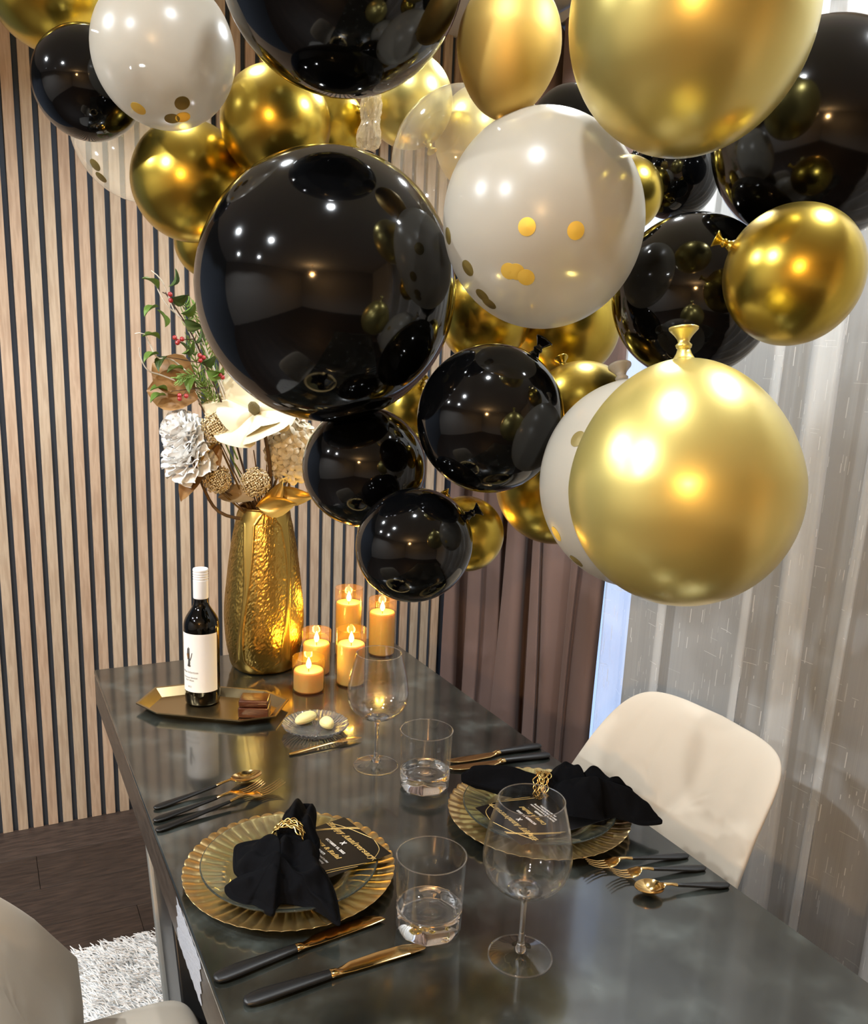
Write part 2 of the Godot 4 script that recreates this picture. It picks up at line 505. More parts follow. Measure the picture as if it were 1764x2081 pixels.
# ---------------------------------------------------------------- curtains
func curtains() -> void:
	# heavy mauve drape: deep uneven folds from the slats to the window
	var line: Array = []
	var knots := [[1.475, -2.70], [1.50, -2.66], [1.565, -2.685], [1.565, -2.60], [1.50, -2.575], [1.515, -2.525], [1.535, -2.545], [1.56, -2.47], [1.60, -2.50], [1.605, -2.40], [1.535, -2.42], [1.53, -2.35], [1.565, -2.325], [1.62, -2.36], [1.63, -2.25], [1.565, -2.285], [1.55, -2.215], [1.575, -2.235], [1.565, -2.17], [1.615, -2.13], [1.655, -2.17], [1.65, -2.06], [1.59, -2.10], [1.575, -2.045], [1.60, -2.06], [1.585, -1.99], [1.595, -1.965], [1.625, -1.985]]
	for k in knots:
		line.append(P(k[0], 0, k[1]))
	var path := smooth_line(line, 190)
	var velvet := mat(Color(0.42, 0.335, 0.305), 0.85, 0.0, {"rim_enabled": true, "rim": 0.35, "rim_tint": 0.4, "heightmap_enabled": true, "heightmap_scale": 0.03, "heightmap_texture": noise(0.3, 9, [], [], 256), "uv1_triplanar": true, "uv1_scale": Vector3.ONE * 10.0})
	var d := thing("velvet_drape", "mauve brown velvet drape in deep folds between the slat wall and the window", "curtain")
	part("cloth", Geo.new().grid(189, 24, func(a: float, b: float) -> Vector3:
		var p := path[roundi(a * 189)]
		var y := 0.02 + b * 2.42
		var sway := sin(a * 31.0 + y * 2.3) * 0.008 + sin(a * 13.0 - y * 3.1) * 0.007
		return P(p.x + sway * 0.6, y, p.z + sway + (y - 1.0) * 0.008 * sin(a * 9.0)), false, false), velvet, d)
	part("track", Geo.new().box(P(1.60, 2.47, -2.3), P(0.03, 0.03, 0.85), 0.003), mat(Color(0.8, 0.8, 0.8), 0.5), d)
	# sheer: flat runs with narrow triple overlaps
	var tex := Image.create(512, 1024, false, Image.FORMAT_RGBA8)
	tex.fill(Color(1, 1, 1, 0.40))
	rng.seed = 77
	for k in 160:
		if k < 160:
			tex.fill_rect(Rect2i(rng.randi_range(0, 511), 0, 1, 1024), Color(1, 1, 1, rng.randf_range(0.37, 0.44)))
	for k in 300:
		var l := rng.randi_range(8, 46)
		var c := Color(1, 1, 1, rng.randf_range(0.50, 0.85))
		if rng.randf() < 0.85:
			tex.fill_rect(Rect2i(rng.randi_range(0, 510), rng.randi_range(0, 1000), rng.randi_range(1, 2), l), c)
		else:
			tex.fill_rect(Rect2i(rng.randi_range(0, 480), rng.randi_range(0, 1022), l, 1), c)
	var voile := mat(Color(0.93, 0.935, 0.93), 0.8, 0.0, {"transparency": BaseMaterial3D.TRANSPARENCY_ALPHA, "albedo_texture": ImageTexture.create_from_image(tex), "backlight_enabled": true, "backlight": Color(0.35, 0.35, 0.35)})
	var runs := [[-1.975, 0.0], [-1.955, -0.02], [-1.90, 0.012], [-1.85, -0.006], [-1.80, 0.012], [-1.69, -0.012], [-1.742, 0.0], [-1.70, 0.012], [-1.60, 0.022], [-1.51, 0.016], [-1.418, -0.012], [-1.460, 0.0], [-1.42, 0.012], [-1.35, 0.02], [-1.255, -0.016], [-1.345, 0.0], [-1.26, 0.014], [-1.20, 0.016], [-1.150, -0.012], [-1.190, 0.0], [-1.15, 0.012], [-1.03, 0.02], [-0.93, -0.014], [-1.01, 0.0], [-0.94, 0.014], [-0.80, 0.018], [-0.66, -0.012], [-0.72, 0.0], [-0.66, 0.012], [-0.48, 0.02], [-0.30, -0.014], [-0.36, 0.0], [-0.30, 0.012], [-0.10, 0.02], [0.05, -0.012], [-0.02, 0.0], [0.06, 0.012], [0.30, 0.02], [0.45, -0.012], [0.40, 0.0], [0.46, 0.012], [0.70, 0.0]]
	var pts := PackedVector3Array()
	var dist := PackedFloat32Array()
	var total := 0.0
	for k in runs.size() - 1:
		for s in 4:
			var q := P(1.62 + lerpf(runs[k][1], runs[k + 1][1], s / 4.0), 0, lerpf(runs[k][0], runs[k + 1][0], s / 4.0))
			if pts.size():
				total += pts[-1].distance_to(q)
			pts.append(q)
			dist.append(total)
	var n := pts.size() - 1
	var sheer := thing("sheer_curtain", "pale beige sheer curtain with slub weave and narrow overlapping folds over the window", "curtain")
	var g := Geo.new().grid(n, 16, func(a: float, b: float) -> Vector3:
		var p := pts[roundi(a * n)]
		var y := 0.03 + b * 2.40
		var flare := (1.0 - y) * 0.03 * (p.z + 1.3)
		return P(p.x + 0.006 * sin(a * 40.0 + y * 1.5), y, p.z + flare * 0.25 + 0.006 * sin(a * 23.0 + y * 2.0)), false, false)
	for k in g.uv.size():
		g.uv[k] = Vector2(dist[roundi(g.uv[k].x * n)] * 1.9, g.uv[k].y * 2.4)
	part("cloth", g, voile, sheer)
	part("track", Geo.new().box(P(1.62, 2.47, -0.62), P(0.03, 0.03, 2.8), 0.003), mat(Color(0.85, 0.85, 0.85), 0.5), sheer)


# ---------------------------------------------------------------- table and chairs
func table() -> void:
	var o := thing("dining_table", "dark grey resin dining table with glossy mottled top", "table", P(0.578, 0, -1.03))
	var stone := noise(0.006, 14, [Color(0.060, 0.068, 0.060), Color(0.105, 0.113, 0.100), Color(0.155, 0.165, 0.150), Color(0.30, 0.325, 0.315)], [0.0, 0.34, 0.60, 1.0], 1024, false, FastNoiseLite.TYPE_SIMPLEX_SMOOTH, 6)
	var wave := noise(0.012, 8, [], [], 512, false, FastNoiseLite.TYPE_SIMPLEX_SMOOTH, 2)
	var top := mat(Color(1, 1, 1), 0.17, 0.0, {"albedo_texture": stone, "metallic_specular": 0.7, "clearcoat_enabled": true, "clearcoat": 0.8, "clearcoat_roughness": 0.07, "heightmap_enabled": true, "heightmap_scale": 0.10, "heightmap_texture": wave, "uv1_triplanar": true, "uv1_world_triplanar": true, "uv1_scale": P(1.1, 1.1, 1.1)})
	var side := mat(Color(1, 1, 1), 0.35, 0.0, {"albedo_texture": noise(0.02, 15, [Color(0.21, 0.185, 0.165), Color(0.32, 0.285, 0.25)], [0.0, 1.0]), "uv1_triplanar": true, "uv1_world_triplanar": true, "uv1_scale": P(2, 6, 1.4)})
	part("tabletop", Geo.new().box(P(0, TOP - 0.006, 0), P(0.748, 0.012, 2.06), 0.003), top, o)
	part("edge_band", Geo.new().box(P(0, TOP - 0.0475, 0), P(0.746, 0.071, 2.058), 0.003), side, o)
	for q in [[-0.495, 0.55], [0.50, -0.55]]:   # two leaning slab legs with metal edges
		var lean := turned(Basis(Vector3.RIGHT, -q[1]), 0, 0.335, q[0] + 0.21 * signf(q[1]) * -1.0 * -1.0)
		var leg := part("leg", Geo.new().box(Vector3.ZERO, P(0.68, 0.77, 0.16), 0.004, lean), mat(Color(0.13, 0.13, 0.13), 0.35), o)
		for x in [-0.340, 0.340]:
			part("trim_strip", Geo.new().box(P(x, 0, -0.078 * signf(q[1])), P(0.016, 0.772, 0.016), 0.003, lean), mat(Color(0.52, 0.52, 0.50), 0.4, 0.2), leg)
	var whitish := mat(Color(0.70, 0.72, 0.76), 0.6, 0.0, {"heightmap_enabled": true, "heightmap_scale": 0.15, "heightmap_texture": noise(0.05, 31, [], [], 256), "uv1_triplanar": true, "uv1_scale": P(5, 40, 5)})  # whitish, finely bumpy strip laid on the side face of the table
	var wp := part("white_patch", Geo.new().grid(16, 20, func(a: float, b: float) -> Vector3:
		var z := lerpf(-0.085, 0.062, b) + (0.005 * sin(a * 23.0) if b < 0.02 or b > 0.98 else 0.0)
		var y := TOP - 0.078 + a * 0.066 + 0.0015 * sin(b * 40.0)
		return P(-0.3738 - 0.0012 * sin(PI * a) * sin(PI * b), y, z), false, false), whitish, o)
	wp.set_meta("label", "white streak on the table's side")

func chair(label: String, x: float, z: float, turn: float) -> void:
	var o := thing("dining_chair", label, "chair", P(x, 0, z), turn, "cream upholstered chairs at the table")
	# local: the sitter looks along +x ; the back stands at x = 0
	var outline := func(a: float) -> Vector2:
		var t: float = a * TAU
		var e := 2.0 / 7.0
		var c := cos(t)
		var s := sin(t)
		return Vector2(signf(c) * pow(absf(c), e), signf(s) * pow(absf(s), e))
	part("backrest", Geo.new().pillow(outline, func(q: Vector2, rho: float, side: float) -> Vector3:
		var y := 0.585 + q.y * 0.215
		var up := clampf((y - 0.57) / 0.23, 0.0, 1.3)
		var half := lerpf(0.268, 0.218, clampf((y - 0.5) / 0.3, 0.0, 1.0))
		var th := 0.024 * pow(maxf(0.0, 1.0 - pow(rho, 6.0)), 0.5)
		var seam := 0.0
		if side > 0.0:
			for k in 5:
				var d := absf(q.x - (k - 2) * 0.33)
				seam += 0.004 * exp(-d * d / 0.0012) * smoothstep(1.0, 0.6, absf(q.y))
		return P(-0.125 * pow(up, 1.35) + 0.075 * q.x * q.x * (1.0 - 0.45 * up) + side * th - seam, y, q.x * half), 20, 120), M.cream, o)
	part("seat", Geo.new().pillow(outline, func(q: Vector2, rho: float, side: float) -> Vector3:
		var th := 0.045 * pow(maxf(0.0, 1.0 - pow(rho, 8.0)), 0.5)
		return P(0.122 + q.x * 0.126, 0.435 + side * th, q.y * 0.27), 14, 72), M.cream, o)
	var metal := mat(Color(0.05, 0.05, 0.05), 0.4, 0.6)
	for sx in [-1.0, 1.0]:
		for sz in [-1.0, 1.0]:
			part("leg", Geo.new().tube(PackedVector3Array([P(0.12 + sx * 0.08, 0.40, sz * 0.15), P(0.10 + sx * 0.15, 0.0, sz * 0.21)]), 0.013, 0.009, 12), metal, o)

func chairs() -> void:
	chair("cream upholstered chair beside the sheer curtain, back leaning away from the table", 1.20, -1.205, PI)
	chair("cream upholstered chair cut off at the lower left, its seat under the table edge", 0.005, -1.00, 0.0)


# ---------------------------------------------------------------- balloons
var skin: ArrayMesh
var knot: ArrayMesh
var dot: ArrayMesh

func balloon(label: String, m: Material, c: Vector3, r: float, axis: Vector3, long := 1.0, group := "", confetti := [], neck := true, egg := 0.0) -> Node3D:
	var o := thing("balloon", label, "balloon", c, 0.0, group)
	var b := facing(axis)
	var me := skin
	if egg != 0.0:
		me = balloon_skin(egg)
	part("skin", me, m, o, turned(b * Basis.from_scale(P(r, r * long, r))))
	if neck:
		part("knot", knot, m, o, turned(b * Basis.from_scale(Vector3.ONE * clampf(r * 0.95, 0.06, 0.12)), 0, 0, 0).translated_local(P(0, r * (long - 1.0) / clampf(r * 0.95, 0.06, 0.12) + (r / clampf(r * 0.95, 0.06, 0.12) - 1.0), 0)))
	for k in confetti.size():
		var d: Vector3 = confetti[k][0]
		var p := b.inverse() * d
		var q := b * (p * P(1, long, 1)) * r
		part("confetti_dot", dot, confetti[k][1], o, turned(facing(d), q.x * 1.001, q.y * 1.001, q.z * 1.001))
	return o

func balloon_skin(egg: float) -> ArrayMesh:
	var prof := PackedVector2Array()
	for k in 61:
		var a := PI * k / 60.0 * 0.965
		var y := -cos(a)
		prof.append(Vector2(sin(a) * (1.0 - egg * y * (1.0 if y > 0 else 0.35)), y * (1.0 + 0.03 * maxf(0.0, y))))
	for q in [[0.085, 1.045], [0.066, 1.075], [0.055, 1.11], [0.0, 1.115]]:
		prof.append(Vector2(q[0], q[1]))
	return Geo.new().lathe(prof, 80).mesh()

func balloons() -> void:
	skin = balloon_skin(0.0)
	knot = Geo.new().lathe(PackedVector2Array([Vector2(0, 1.08), Vector2(0.052, 1.09), Vector2(0.04, 1.115), Vector2(0.068, 1.135), Vector2(0.075, 1.16), Vector2(0.05, 1.185), Vector2(0.06, 1.215), Vector2(0.085, 1.25), Vector2(0.118, 1.285), Vector2(0.132, 1.30), Vector2(0.134, 1.318), Vector2(0.118, 1.318), Vector2(0.09, 1.285), Vector2(0.05, 1.24), Vector2(0, 1.22)]), 28).mesh()
	var r := 0.0108
	dot = Geo.new().lathe(PackedVector2Array([Vector2(0, 0.0), Vector2(r, -0.0007), Vector2(r, 0.0), Vector2(0, 0.0007)]), 24).mesh()
	var core := P(0.75, 1.75, -1.35)
	var B := "black latex balloons of the garland"
	var G := "chrome gold balloons of the garland"
	var g: Material = M.confetti_gold
	var d: Material = M.confetti_dull
	var hid := func(c: Vector3) -> Vector3: return (core - c).normalized()
	# the large ones in front
	balloon("largest glossy black balloon in the middle, reflecting the room and ceiling spots", M.latex_black, P(0.466, 1.582, -1.251), 0.187, P(0.4, 0.9, -0.3), 1.02, B)
	balloon("big glossy black balloon at the top edge, between the white and the matte gold one", M.latex_black, P(0.442, 1.968, -1.150), 0.154, P(0.3, 0.9, -0.6), 1.0, B)
	balloon("big bright pearl gold balloon at the top right", M.pearl_gold, P(0.722, 1.865, -0.822), 0.132, P(0.25, 0.93, -0.1), 1.08, "pearl gold balloons")
	balloon("white pearl balloon with gold confetti dots in the middle of the garland", M.latex_white, P(0.694, 1.676, -1.043), 0.134, P(0.1, 0.9, -0.5), 1.05, "white confetti balloons", [[P(-0.661, -0.169, 0.731), g], [P(-0.276, -0.181, 0.944), g], [P(-0.683, -0.529, 0.504), g], [P(-0.636, -0.533, 0.558), g], [P(-0.554, -0.576, 0.601), g], [P(-0.867, -0.496, 0.046), d], [P(-0.683, -0.729, 0.036), d], [P(-0.603, -0.797, 0.039), d], [P(-0.956, -0.202, -0.214), d]])
	balloon("matte gold egg shaped balloon hanging at the top beside the big pearl gold one", M.satin_gold, P(0.640, 1.882, -1.068), 0.067, -UPWARD - RIGHT * 0.12, 1.28, "", [], false, 0.14)
	balloon("large smoky brown black balloon cut off by the right edge", M.latex_smoke, P(1.058, 1.813, -0.922), 0.143, P(0.2, 0.8, -0.6), 1.0, B)
	balloon("small black balloon wedged behind the white confetti one and the smoky one", M.latex_black, P(1.062, 1.806, -1.208), 0.071, P(-0.3, 0.4, -0.8), 1.0, B)
	balloon("narrow gold balloon peeping out right of the white confetti balloon", M.chrome_gold, P(0.946, 1.759, -1.189), 0.058, P(-0.6, 0.6, -0.5), 1.0, G)
	balloon("apple shaped chrome gold balloon at the right edge with its knot to the upper left", M.chrome_gold, P(0.887, 1.607, -0.783), 0.083, -RIGHT * 0.85 + UPWARD * 0.45 - BACK * 0.1, 0.96, G)
	balloon("black balloon behind the small gold one, above the curtain", M.latex_black, P(0.940, 1.594, -1.007), 0.116, P(-0.1, 0.6, -0.8), 1.0, B)
	balloon("largest pale pearl gold balloon in front, its knot pointing straight up", M.pearl_gold, P(0.649, 1.374, -0.679), 0.119, P(0.04, 1.0, -0.2), 1.06, "pearl gold balloons", [], true, 0.09)
	balloon("white confetti balloon half hidden behind the front pearl gold one", M.latex_white, P(0.775, 1.340, -0.892), 0.132, P(0.1, 0.9, -0.5), 1.04, "white confetti balloons", [[P(-0.882, 0.461, 0.094), d], [P(-0.866, -0.473, -0.160), g], [P(-0.690, -0.723, -0.038), d]])
	balloon("round black balloon left of the front pearl gold one, knot at its upper right", M.latex_black, P(0.649, 1.410, -1.076), 0.104, RIGHT * 0.55 + UPWARD * 0.80 + BACK * 0.05, 1.0, B)
	balloon("black balloon hanging directly below the largest black one", M.latex_black, P(0.548, 1.316, -1.289), 0.099, P(0.2, 0.8, -0.6), 0.96, B)
	balloon("lowest black balloon of the garland, just above the candles, knot to the right", M.latex_black, P(0.556, 1.224, -1.117), 0.083, RIGHT * 0.84 + UPWARD * 0.46 + BACK * 0.05, 1.03, B)
	balloon("small gold balloon behind the lowest black one", M.chrome_gold, P(0.697, 1.215, -1.209), 0.061, P(-0.4, 0.8, -0.2), 1.0, G)
	balloon("gold balloon between the middle black balloon and the half hidden white one", M.chrome_gold, P(0.855, 1.405, -1.133), 0.092, P(0.0, 0.8, -0.6), 1.0, G)
	balloon("gold balloon hanging low behind the half hidden white one, in front of the drape", M.chrome_gold, P(0.911, 1.281, -1.273), 0.106, P(-0.2, 0.9, -0.2), 1.0, G)
	balloon("orange gold balloon behind the lower left of the white confetti balloon", M.chrome_gold, P(0.807, 1.565, -1.375), 0.081, P(0.1, 0.6, -0.6), 1.0, G)
	balloon("orange gold balloon behind the lower right of the white confetti balloon", M.chrome_gold, P(0.984, 1.563, -1.379), 0.100, P(-0.3, 0.6, -0.6), 1.0, G)
	balloon("gold balloon showing in the gap below the largest black one", M.chrome_gold, P(0.723, 1.395, -1.476), 0.056, P(0, 0.8, 0.5), 1.0, G)
	# the left arm of the garland
	balloon("gold balloon in the top left corner above the small black one", M.chrome_gold, P(0.157, 2.067, -1.758), 0.101, P(0.6, 0.5, 0.2), 1.0, G)
	balloon("black balloon at the far left of the garland", M.latex_black, P(0.191, 1.884, -1.582), 0.082, P(0.6, 0.5, -0.5), 1.04, B)
	balloon("white pearl balloon at the upper left with a few olive dots", M.latex_white, P(0.275, 1.900, -1.418), 0.100, P(0.5, 0.8, -0.2), 1.0, "white confetti balloons", [[P(0.113, -0.771, 0.627), d], [P(-0.429, -0.855, 0.292), g], [P(0.022, -0.932, 0.362), d], [P(0.163, -0.900, 0.404), g]])
	balloon("clear balloon in front of the slats at the left, with two dark dots", M.latex_clear, P(0.297, 1.864, -1.750), 0.121, P(0.6, 0.6, 0.3), 1.0, "clear balloons", [[P(-0.709, -0.619, 0.338), d], [P(-0.620, -0.753, 0.218), d]])
	balloon("chrome gold balloon left of the largest black one, below the upper left white one", M.chrome_gold, P(0.340, 1.757, -1.563), 0.094, P(0.6, 0.6, -0.4), 1.02, G)
	balloon("chrome gold balloon between the upper left white and the top black one", M.chrome_gold, P(0.451, 1.839, -1.452), 0.086, P(0.6, 0.4, -0.4), 1.0, G)
	balloon("gold balloon just behind and right of the chrome one under the top black balloon", M.chrome_gold, P(0.573, 1.871, -1.574), 0.076, P(0.5, 0.3, 0.6), 1.0, G)
	balloon("small gold balloon peeping out lower left of the largest black one", M.chrome_gold, P(0.398, 1.677, -1.680), 0.062, P(0.6, 0.4, 0.6), 1.0, G)
	balloon("yellow gold balloon below the right side of the top black one", M.pearl_gold, P(0.689, 1.915, -1.470), 0.075, P(0.2, -0.6, 0.3), 1.0, "pearl gold balloons")
	balloon("large clear balloon between the largest black and the white confetti one", M.latex_clear, P(0.698, 1.787, -1.292), 0.107, P(0.3, 0.9, -0.3), 1.06, "clear balloons")
	balloon("pale gold balloon seen through the large clear one", M.pearl_gold, P(0.868, 1.885, -1.507), 0.096, P(-0.5, -0.3, 0.7), 1.0, "pearl gold balloons")
	balloon("black balloon in the gap above the white confetti balloon", M.latex_black, P(0.912, 1.873, -1.306), 0.068, P(-0.5, -0.3, -0.6), 1.0, B)
	# crumpled clear film ends
	for q in [["crumpled clear film neck between the two biggest black balloons", P(0.590, 1.852, -1.400), 0.036, 1.55, P(0.05, 1, 0.05)], ["crumpled clear film end tucked beside the lowest black balloon", P(0.640, 1.262, -1.165), 0.020, 1.8, RIGHT * 0.9 - UPWARD * 0.55]]:
		var o := thing("clear_film", q[0], "film", q[1])
		var fn := FastNoiseLite.new()
		fn.seed = 17
		fn.frequency = 1.6
		fn.noise_type = FastNoiseLite.TYPE_CELLULAR
		part("crumpled_film", Geo.new().grid(44, 36, func(a: float, b: float) -> Vector3:
			var t := b * PI
			var p := P(sin(t) * cos(a * TAU), -cos(t) * 1.0, sin(t) * sin(a * TAU))
			return p * (1.0 + 0.45 * fn.get_noise_3dv(p * 1.4)) * (0.75 + 0.25 * sin(b * 9.0)) * P(1, q[3], 1) * q[2], true), mat(Color(0.93, 0.86, 0.72, 0.38), 0.05, 0.0, {"transparency": BaseMaterial3D.TRANSPARENCY_ALPHA}), o, turned(facing(q[4])), true)


# ---------------------------------------------------------------- vase and flowers
func vase_and_flowers() -> void:
	var vc := P(0.581, TOP, -1.955)
	var o := thing("vase", "tall hammered gold vase with smooth vertical bands, holding the flowers", "vase", vc)
	var prof := smooth_line([P(0.066, 0.0, 0), P(0.078, 0.008, 0), P(0.090, 0.055, 0), P(0.0945, 0.105, 0), P(0.0935, 0.15, 0), P(0.088, 0.205, 0), P(0.077, 0.295, 0), P(0.064, 0.362, 0), P(0.0575, 0.388, 0)], 170)
	var fn := FastNoiseLite.new()
	fn.seed = 6
	fn.frequency = 170.0
	fn.noise_type = FastNoiseLite.TYPE_CELLULAR
	fn.cellular_return_type = FastNoiseLite.RETURN_DISTANCE
	fn.domain_warp_enabled = true
	fn.domain_warp_amplitude = 0.012
	fn.domain_warp_frequency = 60.0
	var body := Geo.new().grid(320, 169, func(a: float, b: float) -> Vector3:
		var q := prof[roundi(b * 169)]
		var t: float = a * TAU
		var edge := 0.0
		var inside := 0.0
		for k in 5:   # hammered fields with smooth bands between them
			var mid := 0.55 + k * TAU / 5.0 + 0.12 * sin(b * 5.0 + k)
			var half := (0.47 + 0.08 * sin(b * PI)) * smoothstep(1.02, 0.90, b) * smoothstep(0.02, 0.12, b)
			var dd := absf(wrapf(t - mid, -PI, PI))
			inside = maxf(inside, smoothstep(half, half - 0.06, dd))
			edge = maxf(edge, exp(-pow((dd - half) / 0.03, 2.0)))
		var p := P(q.x * cos(t), q.y, q.x * sin(t))
		var h := fn.get_noise_3dv(p) * 0.0040 * inside + 0.0006 * inside + edge * 0.0010
		var rr: float = q.x + h - 0.0025 * pow(absf(sin(t * 2.5 + 0.4)), 8.0) * (1.0 - inside)
		return P(rr * cos(t), q.y, rr * sin(t)), true)
	part("body", body, mat(Color(0.76, 0.63, 0.33), 0.29, 1.0), o)
	part("rim", Geo.new().lathe(PackedVector2Array([Vector2(0.0577, 0.385), Vector2(0.0588, 0.389), Vector2(0.0575, 0.393), Vector2(0.0545, 0.390), Vector2(0.054, 0.36), Vector2(0.054, 0.32), Vector2(0.0577, 0.385)]), 64), M.gold_dark, o)
	part("inside", Geo.new().lathe(PackedVector2Array([Vector2(0.0, 0.30), Vector2(0.056, 0.30), Vector2(0.0555, 0.385), Vector2(0.0545, 0.385), Vector2(0.054, 0.31), Vector2(0, 0.31)]), 48), mat(Color(0.10, 0.08, 0.05), 0.8), o)

	var mouth := vc + P(0, 0.36, 0)
	var stem_mat := mat(Color(0.40, 0.30, 0.18), 0.6)
	var stem_gold := mat(Color(0.52, 0.40, 0.20), 0.45, 0.4)
	var stalk := func(o2: Node3D, from: Vector3, r: float, m: Material, bend: Vector3, off: Vector3) -> void:
		var a := from - o2.position
		var b := mouth + off - o2.position
		part("stem", Geo.new().tube(smooth_line([a, (a + b) * 0.5 + bend, b], 14), r * 0.8, r), m, o2)
	var petal := func(ln: float, w: float, cup: float, curl: float, ruffle: float, tip: float) -> ArrayMesh:
		var f := func(u: float, v2: float) -> Vector3:
			var x := u * w * pow(sin(PI * pow(clampf(v2, 0.0, 1.0) * 0.97 + 0.015, tip)), 0.62)
			if tip > 1.0:   # rounded petal: widest near its outer end
				var h := clampf((v2 - 0.62) / 0.38, 0.0, 1.0)
				x = u * w * (sqrt(1.0 - h * h) if v2 > 0.62 else lerpf(0.28, 1.0, smoothstep(0.0, 0.62, v2)))
			return P(x, v2 * ln, cup * u * u * ln * 0.5 - curl * v2 * v2 * ln + ruffle * ln * sin(u * 7.0 + v2 * 5.0) * v2 + sin(v2 * PI) * cup * 0.35 * ln)
		return Geo.new().grid(20, 24, func(a: float, b: float) -> Vector3:
			var ang: float = a * TAU
			var k: float = b * 2.0
			var rho := sin(minf(k, 2.0 - k) * PI / 2.0)
			var q: Vector3 = f.call(cos(ang) * rho, 0.5 + 0.5 * sin(ang) * rho)
			return q + P(0, 0, (-1.0 if k < 1.0 else 1.0) * 0.0009 * (1.0 - rho * rho)), true).mesh()
	# magnolia
	var ivory := mat(Color(0.93, 0.89, 0.76), 0.55, 0.0, {"backlight_enabled": true, "backlight": Color(0.45, 0.42, 0.32), "rim_enabled": true, "rim": 0.2})
	var mg := thing("magnolia_flower", "large open ivory magnolia with broad waxy petals, topmost white bloom in the vase", "flower", P(0.545, 1.360, -1.895))
	var big: ArrayMesh = petal.call(0.116, 0.056, 0.24, -0.16, 0.006, 1.35)
	var mid_: ArrayMesh = petal.call(0.085, 0.042, 0.38, -0.34, 0.006, 1.35)
	var mb := facing(RIGHT * -0.10 + UPWARD * 0.42 + BACK * 0.85)
	for k in 6:
		part("petal", big, ivory, mg, turned(mb * Basis(Vector3.UP, k * TAU / 6 + 0.2) * Basis(Vector3.RIGHT, 1.12 + 0.12 * sin(k * 2.3)) * Basis(Vector3.UP, 0.0)))
	for k in 4:
		part("petal", mid_, ivory, mg, turned(mb * Basis(Vector3.UP, k * TAU / 4 + 0.7) * Basis(Vector3.RIGHT, 0.72), 0, 0, 0))
	part("seed_cone", Geo.new().lathe(PackedVector2Array([Vector2(0, 0), Vector2(0.010, 0.004), Vector2(0.013, 0.014), Vector2(0.010, 0.026), Vector2(0.004, 0.034), Vector2(0, 0.036)]), 20), mat(Color(0.45, 0.40, 0.24), 0.7, 0.0, {"heightmap_enabled": true, "heightmap_scale": 0.4, "heightmap_texture": noise(0.12, 2, [], [], 128), "uv1_triplanar": true, "uv1_scale": Vector3.ONE * 30.0}), mg, turned(mb))
	stalk.call(mg, P(0.56, 1.355, -1.905), 0.005, stem_mat, P(0.01, 0, 0), P(0.01, 0, 0.01))
	# peony
	var milk := mat(Color(0.98, 0.98, 0.97), 0.6)
	var pe := thing("peony_flower", "full white ruffled peony at the left of the bouquet", "flower", P(0.405, 1.300, -1.93))
	var ruffled: ArrayMesh = petal.call(0.038, 0.024, 0.5, -0.30, 0.09, 1.8)
	var pb := facing(RIGHT * -0.45 + UPWARD * 0.55 + BACK * 0.6)
	for k in 124:
		var low := k >= 64
		var t: float = ((k - 64) + 0.5) / 60.0 if low else (k + 0.5) / 64.0
		var yy := 1.0 - 1.85 * t
		var rr := sqrt(maxf(0.0, 1.0 - yy * yy))
		var n := P(rr * cos(k * 2.39996), yy, rr * sin(k * 2.39996))
		var dirn := (n * 0.9 + P(rng.randf_range(-0.25, 0.25), 0.15 if low else 0.55, rng.randf_range(-0.25, 0.25))).normalized()
		var away := dirn.cross(P(n.z, 0.05, -n.x)).normalized()
		var pbasis := Basis(dirn.cross(away).normalized() * -1.0, dirn, away)
		var where_ := pb * (n * 0.024) + (UPWARD * -0.048 + RIGHT * 0.002 - BACK * 0.012 if low else RIGHT * -0.004 + UPWARD * 0.006)
		part("petal", ruffled, milk, pe, turned(pb * pbasis.orthonormalized() * Basis.from_scale(Vector3.ONE * rng.randf_range(0.80, 1.08))).translated(where_))
	stalk.call(pe, P(0.41, 1.27, -1.935), 0.004, stem_mat, P(-0.02, -0.05, 0), P(-0.02, 0, 0.01))
	# hydrangea
	var tan_ := mat(Color(0.97, 0.93, 0.83), 0.65)
	var hy := thing("hydrangea_flower", "beige hydrangea head with many small florets at the right of the bouquet", "flower", P(0.640, 1.275, -1.94))
	var fl := Geo.new()
	var leaf4 := Geo.new().pillow(func(a: float) -> Vector2: return Vector2(cos(a * TAU), sin(a * TAU)), func(q: Vector2, rho: float, s: float) -> Vector3: return P(q.x * 0.0095, 0.010 + q.y * 0.010, 0.004 * (q.x * q.x + q.y * q.y * 0.6) + s * 0.0005 * (1.0 - rho * rho)), 4, 14)
	for k in 4:
		fl.add(leaf4, turned(Basis(Vector3.UP, k * PI / 2) * Basis(Vector3.RIGHT, 1.2)))
	fl.add(Geo.new().lathe(PackedVector2Array([Vector2(0, 0.0), Vector2(0.0022, 0.001), Vector2(0, 0.003)]), 8))
	var floret := fl.mesh()
	for k in 95:
		var yy := 1.0 - 2.0 * (k + 0.5) / 95.0
		var rr := sqrt(1.0 - yy * yy)
		var n := P(rr * cos(k * 2.39996), yy, rr * sin(k * 2.39996))
		if n.dot(BACK) > -0.35:
			var c := n * P(0.052, 0.078, 0.05) * rng.randf_range(0.92, 1.06)
			part("floret", floret, tan_, hy, turned(facing(n + P(rng.randf_range(-0.3, 0.3), rng.randf_range(-0.3, 0.3), rng.randf_range(-0.3, 0.3)), rng.randf() * 3.0), c.x, c.y, c.z))
	part("core", Geo.new().lathe(PackedVector2Array([Vector2(0, -0.062), Vector2(0.032, -0.05), Vector2(0.044, 0.0), Vector2(0.03, 0.05), Vector2(0, 0.064)]), 20), mat(Color(0.75, 0.66, 0.48), 0.9), hy)
	stalk.call(hy, P(0.640, 1.22, -1.945), 0.004, stem_mat, P(0.01, -0.02, 0), P(0.025, 0, 0))
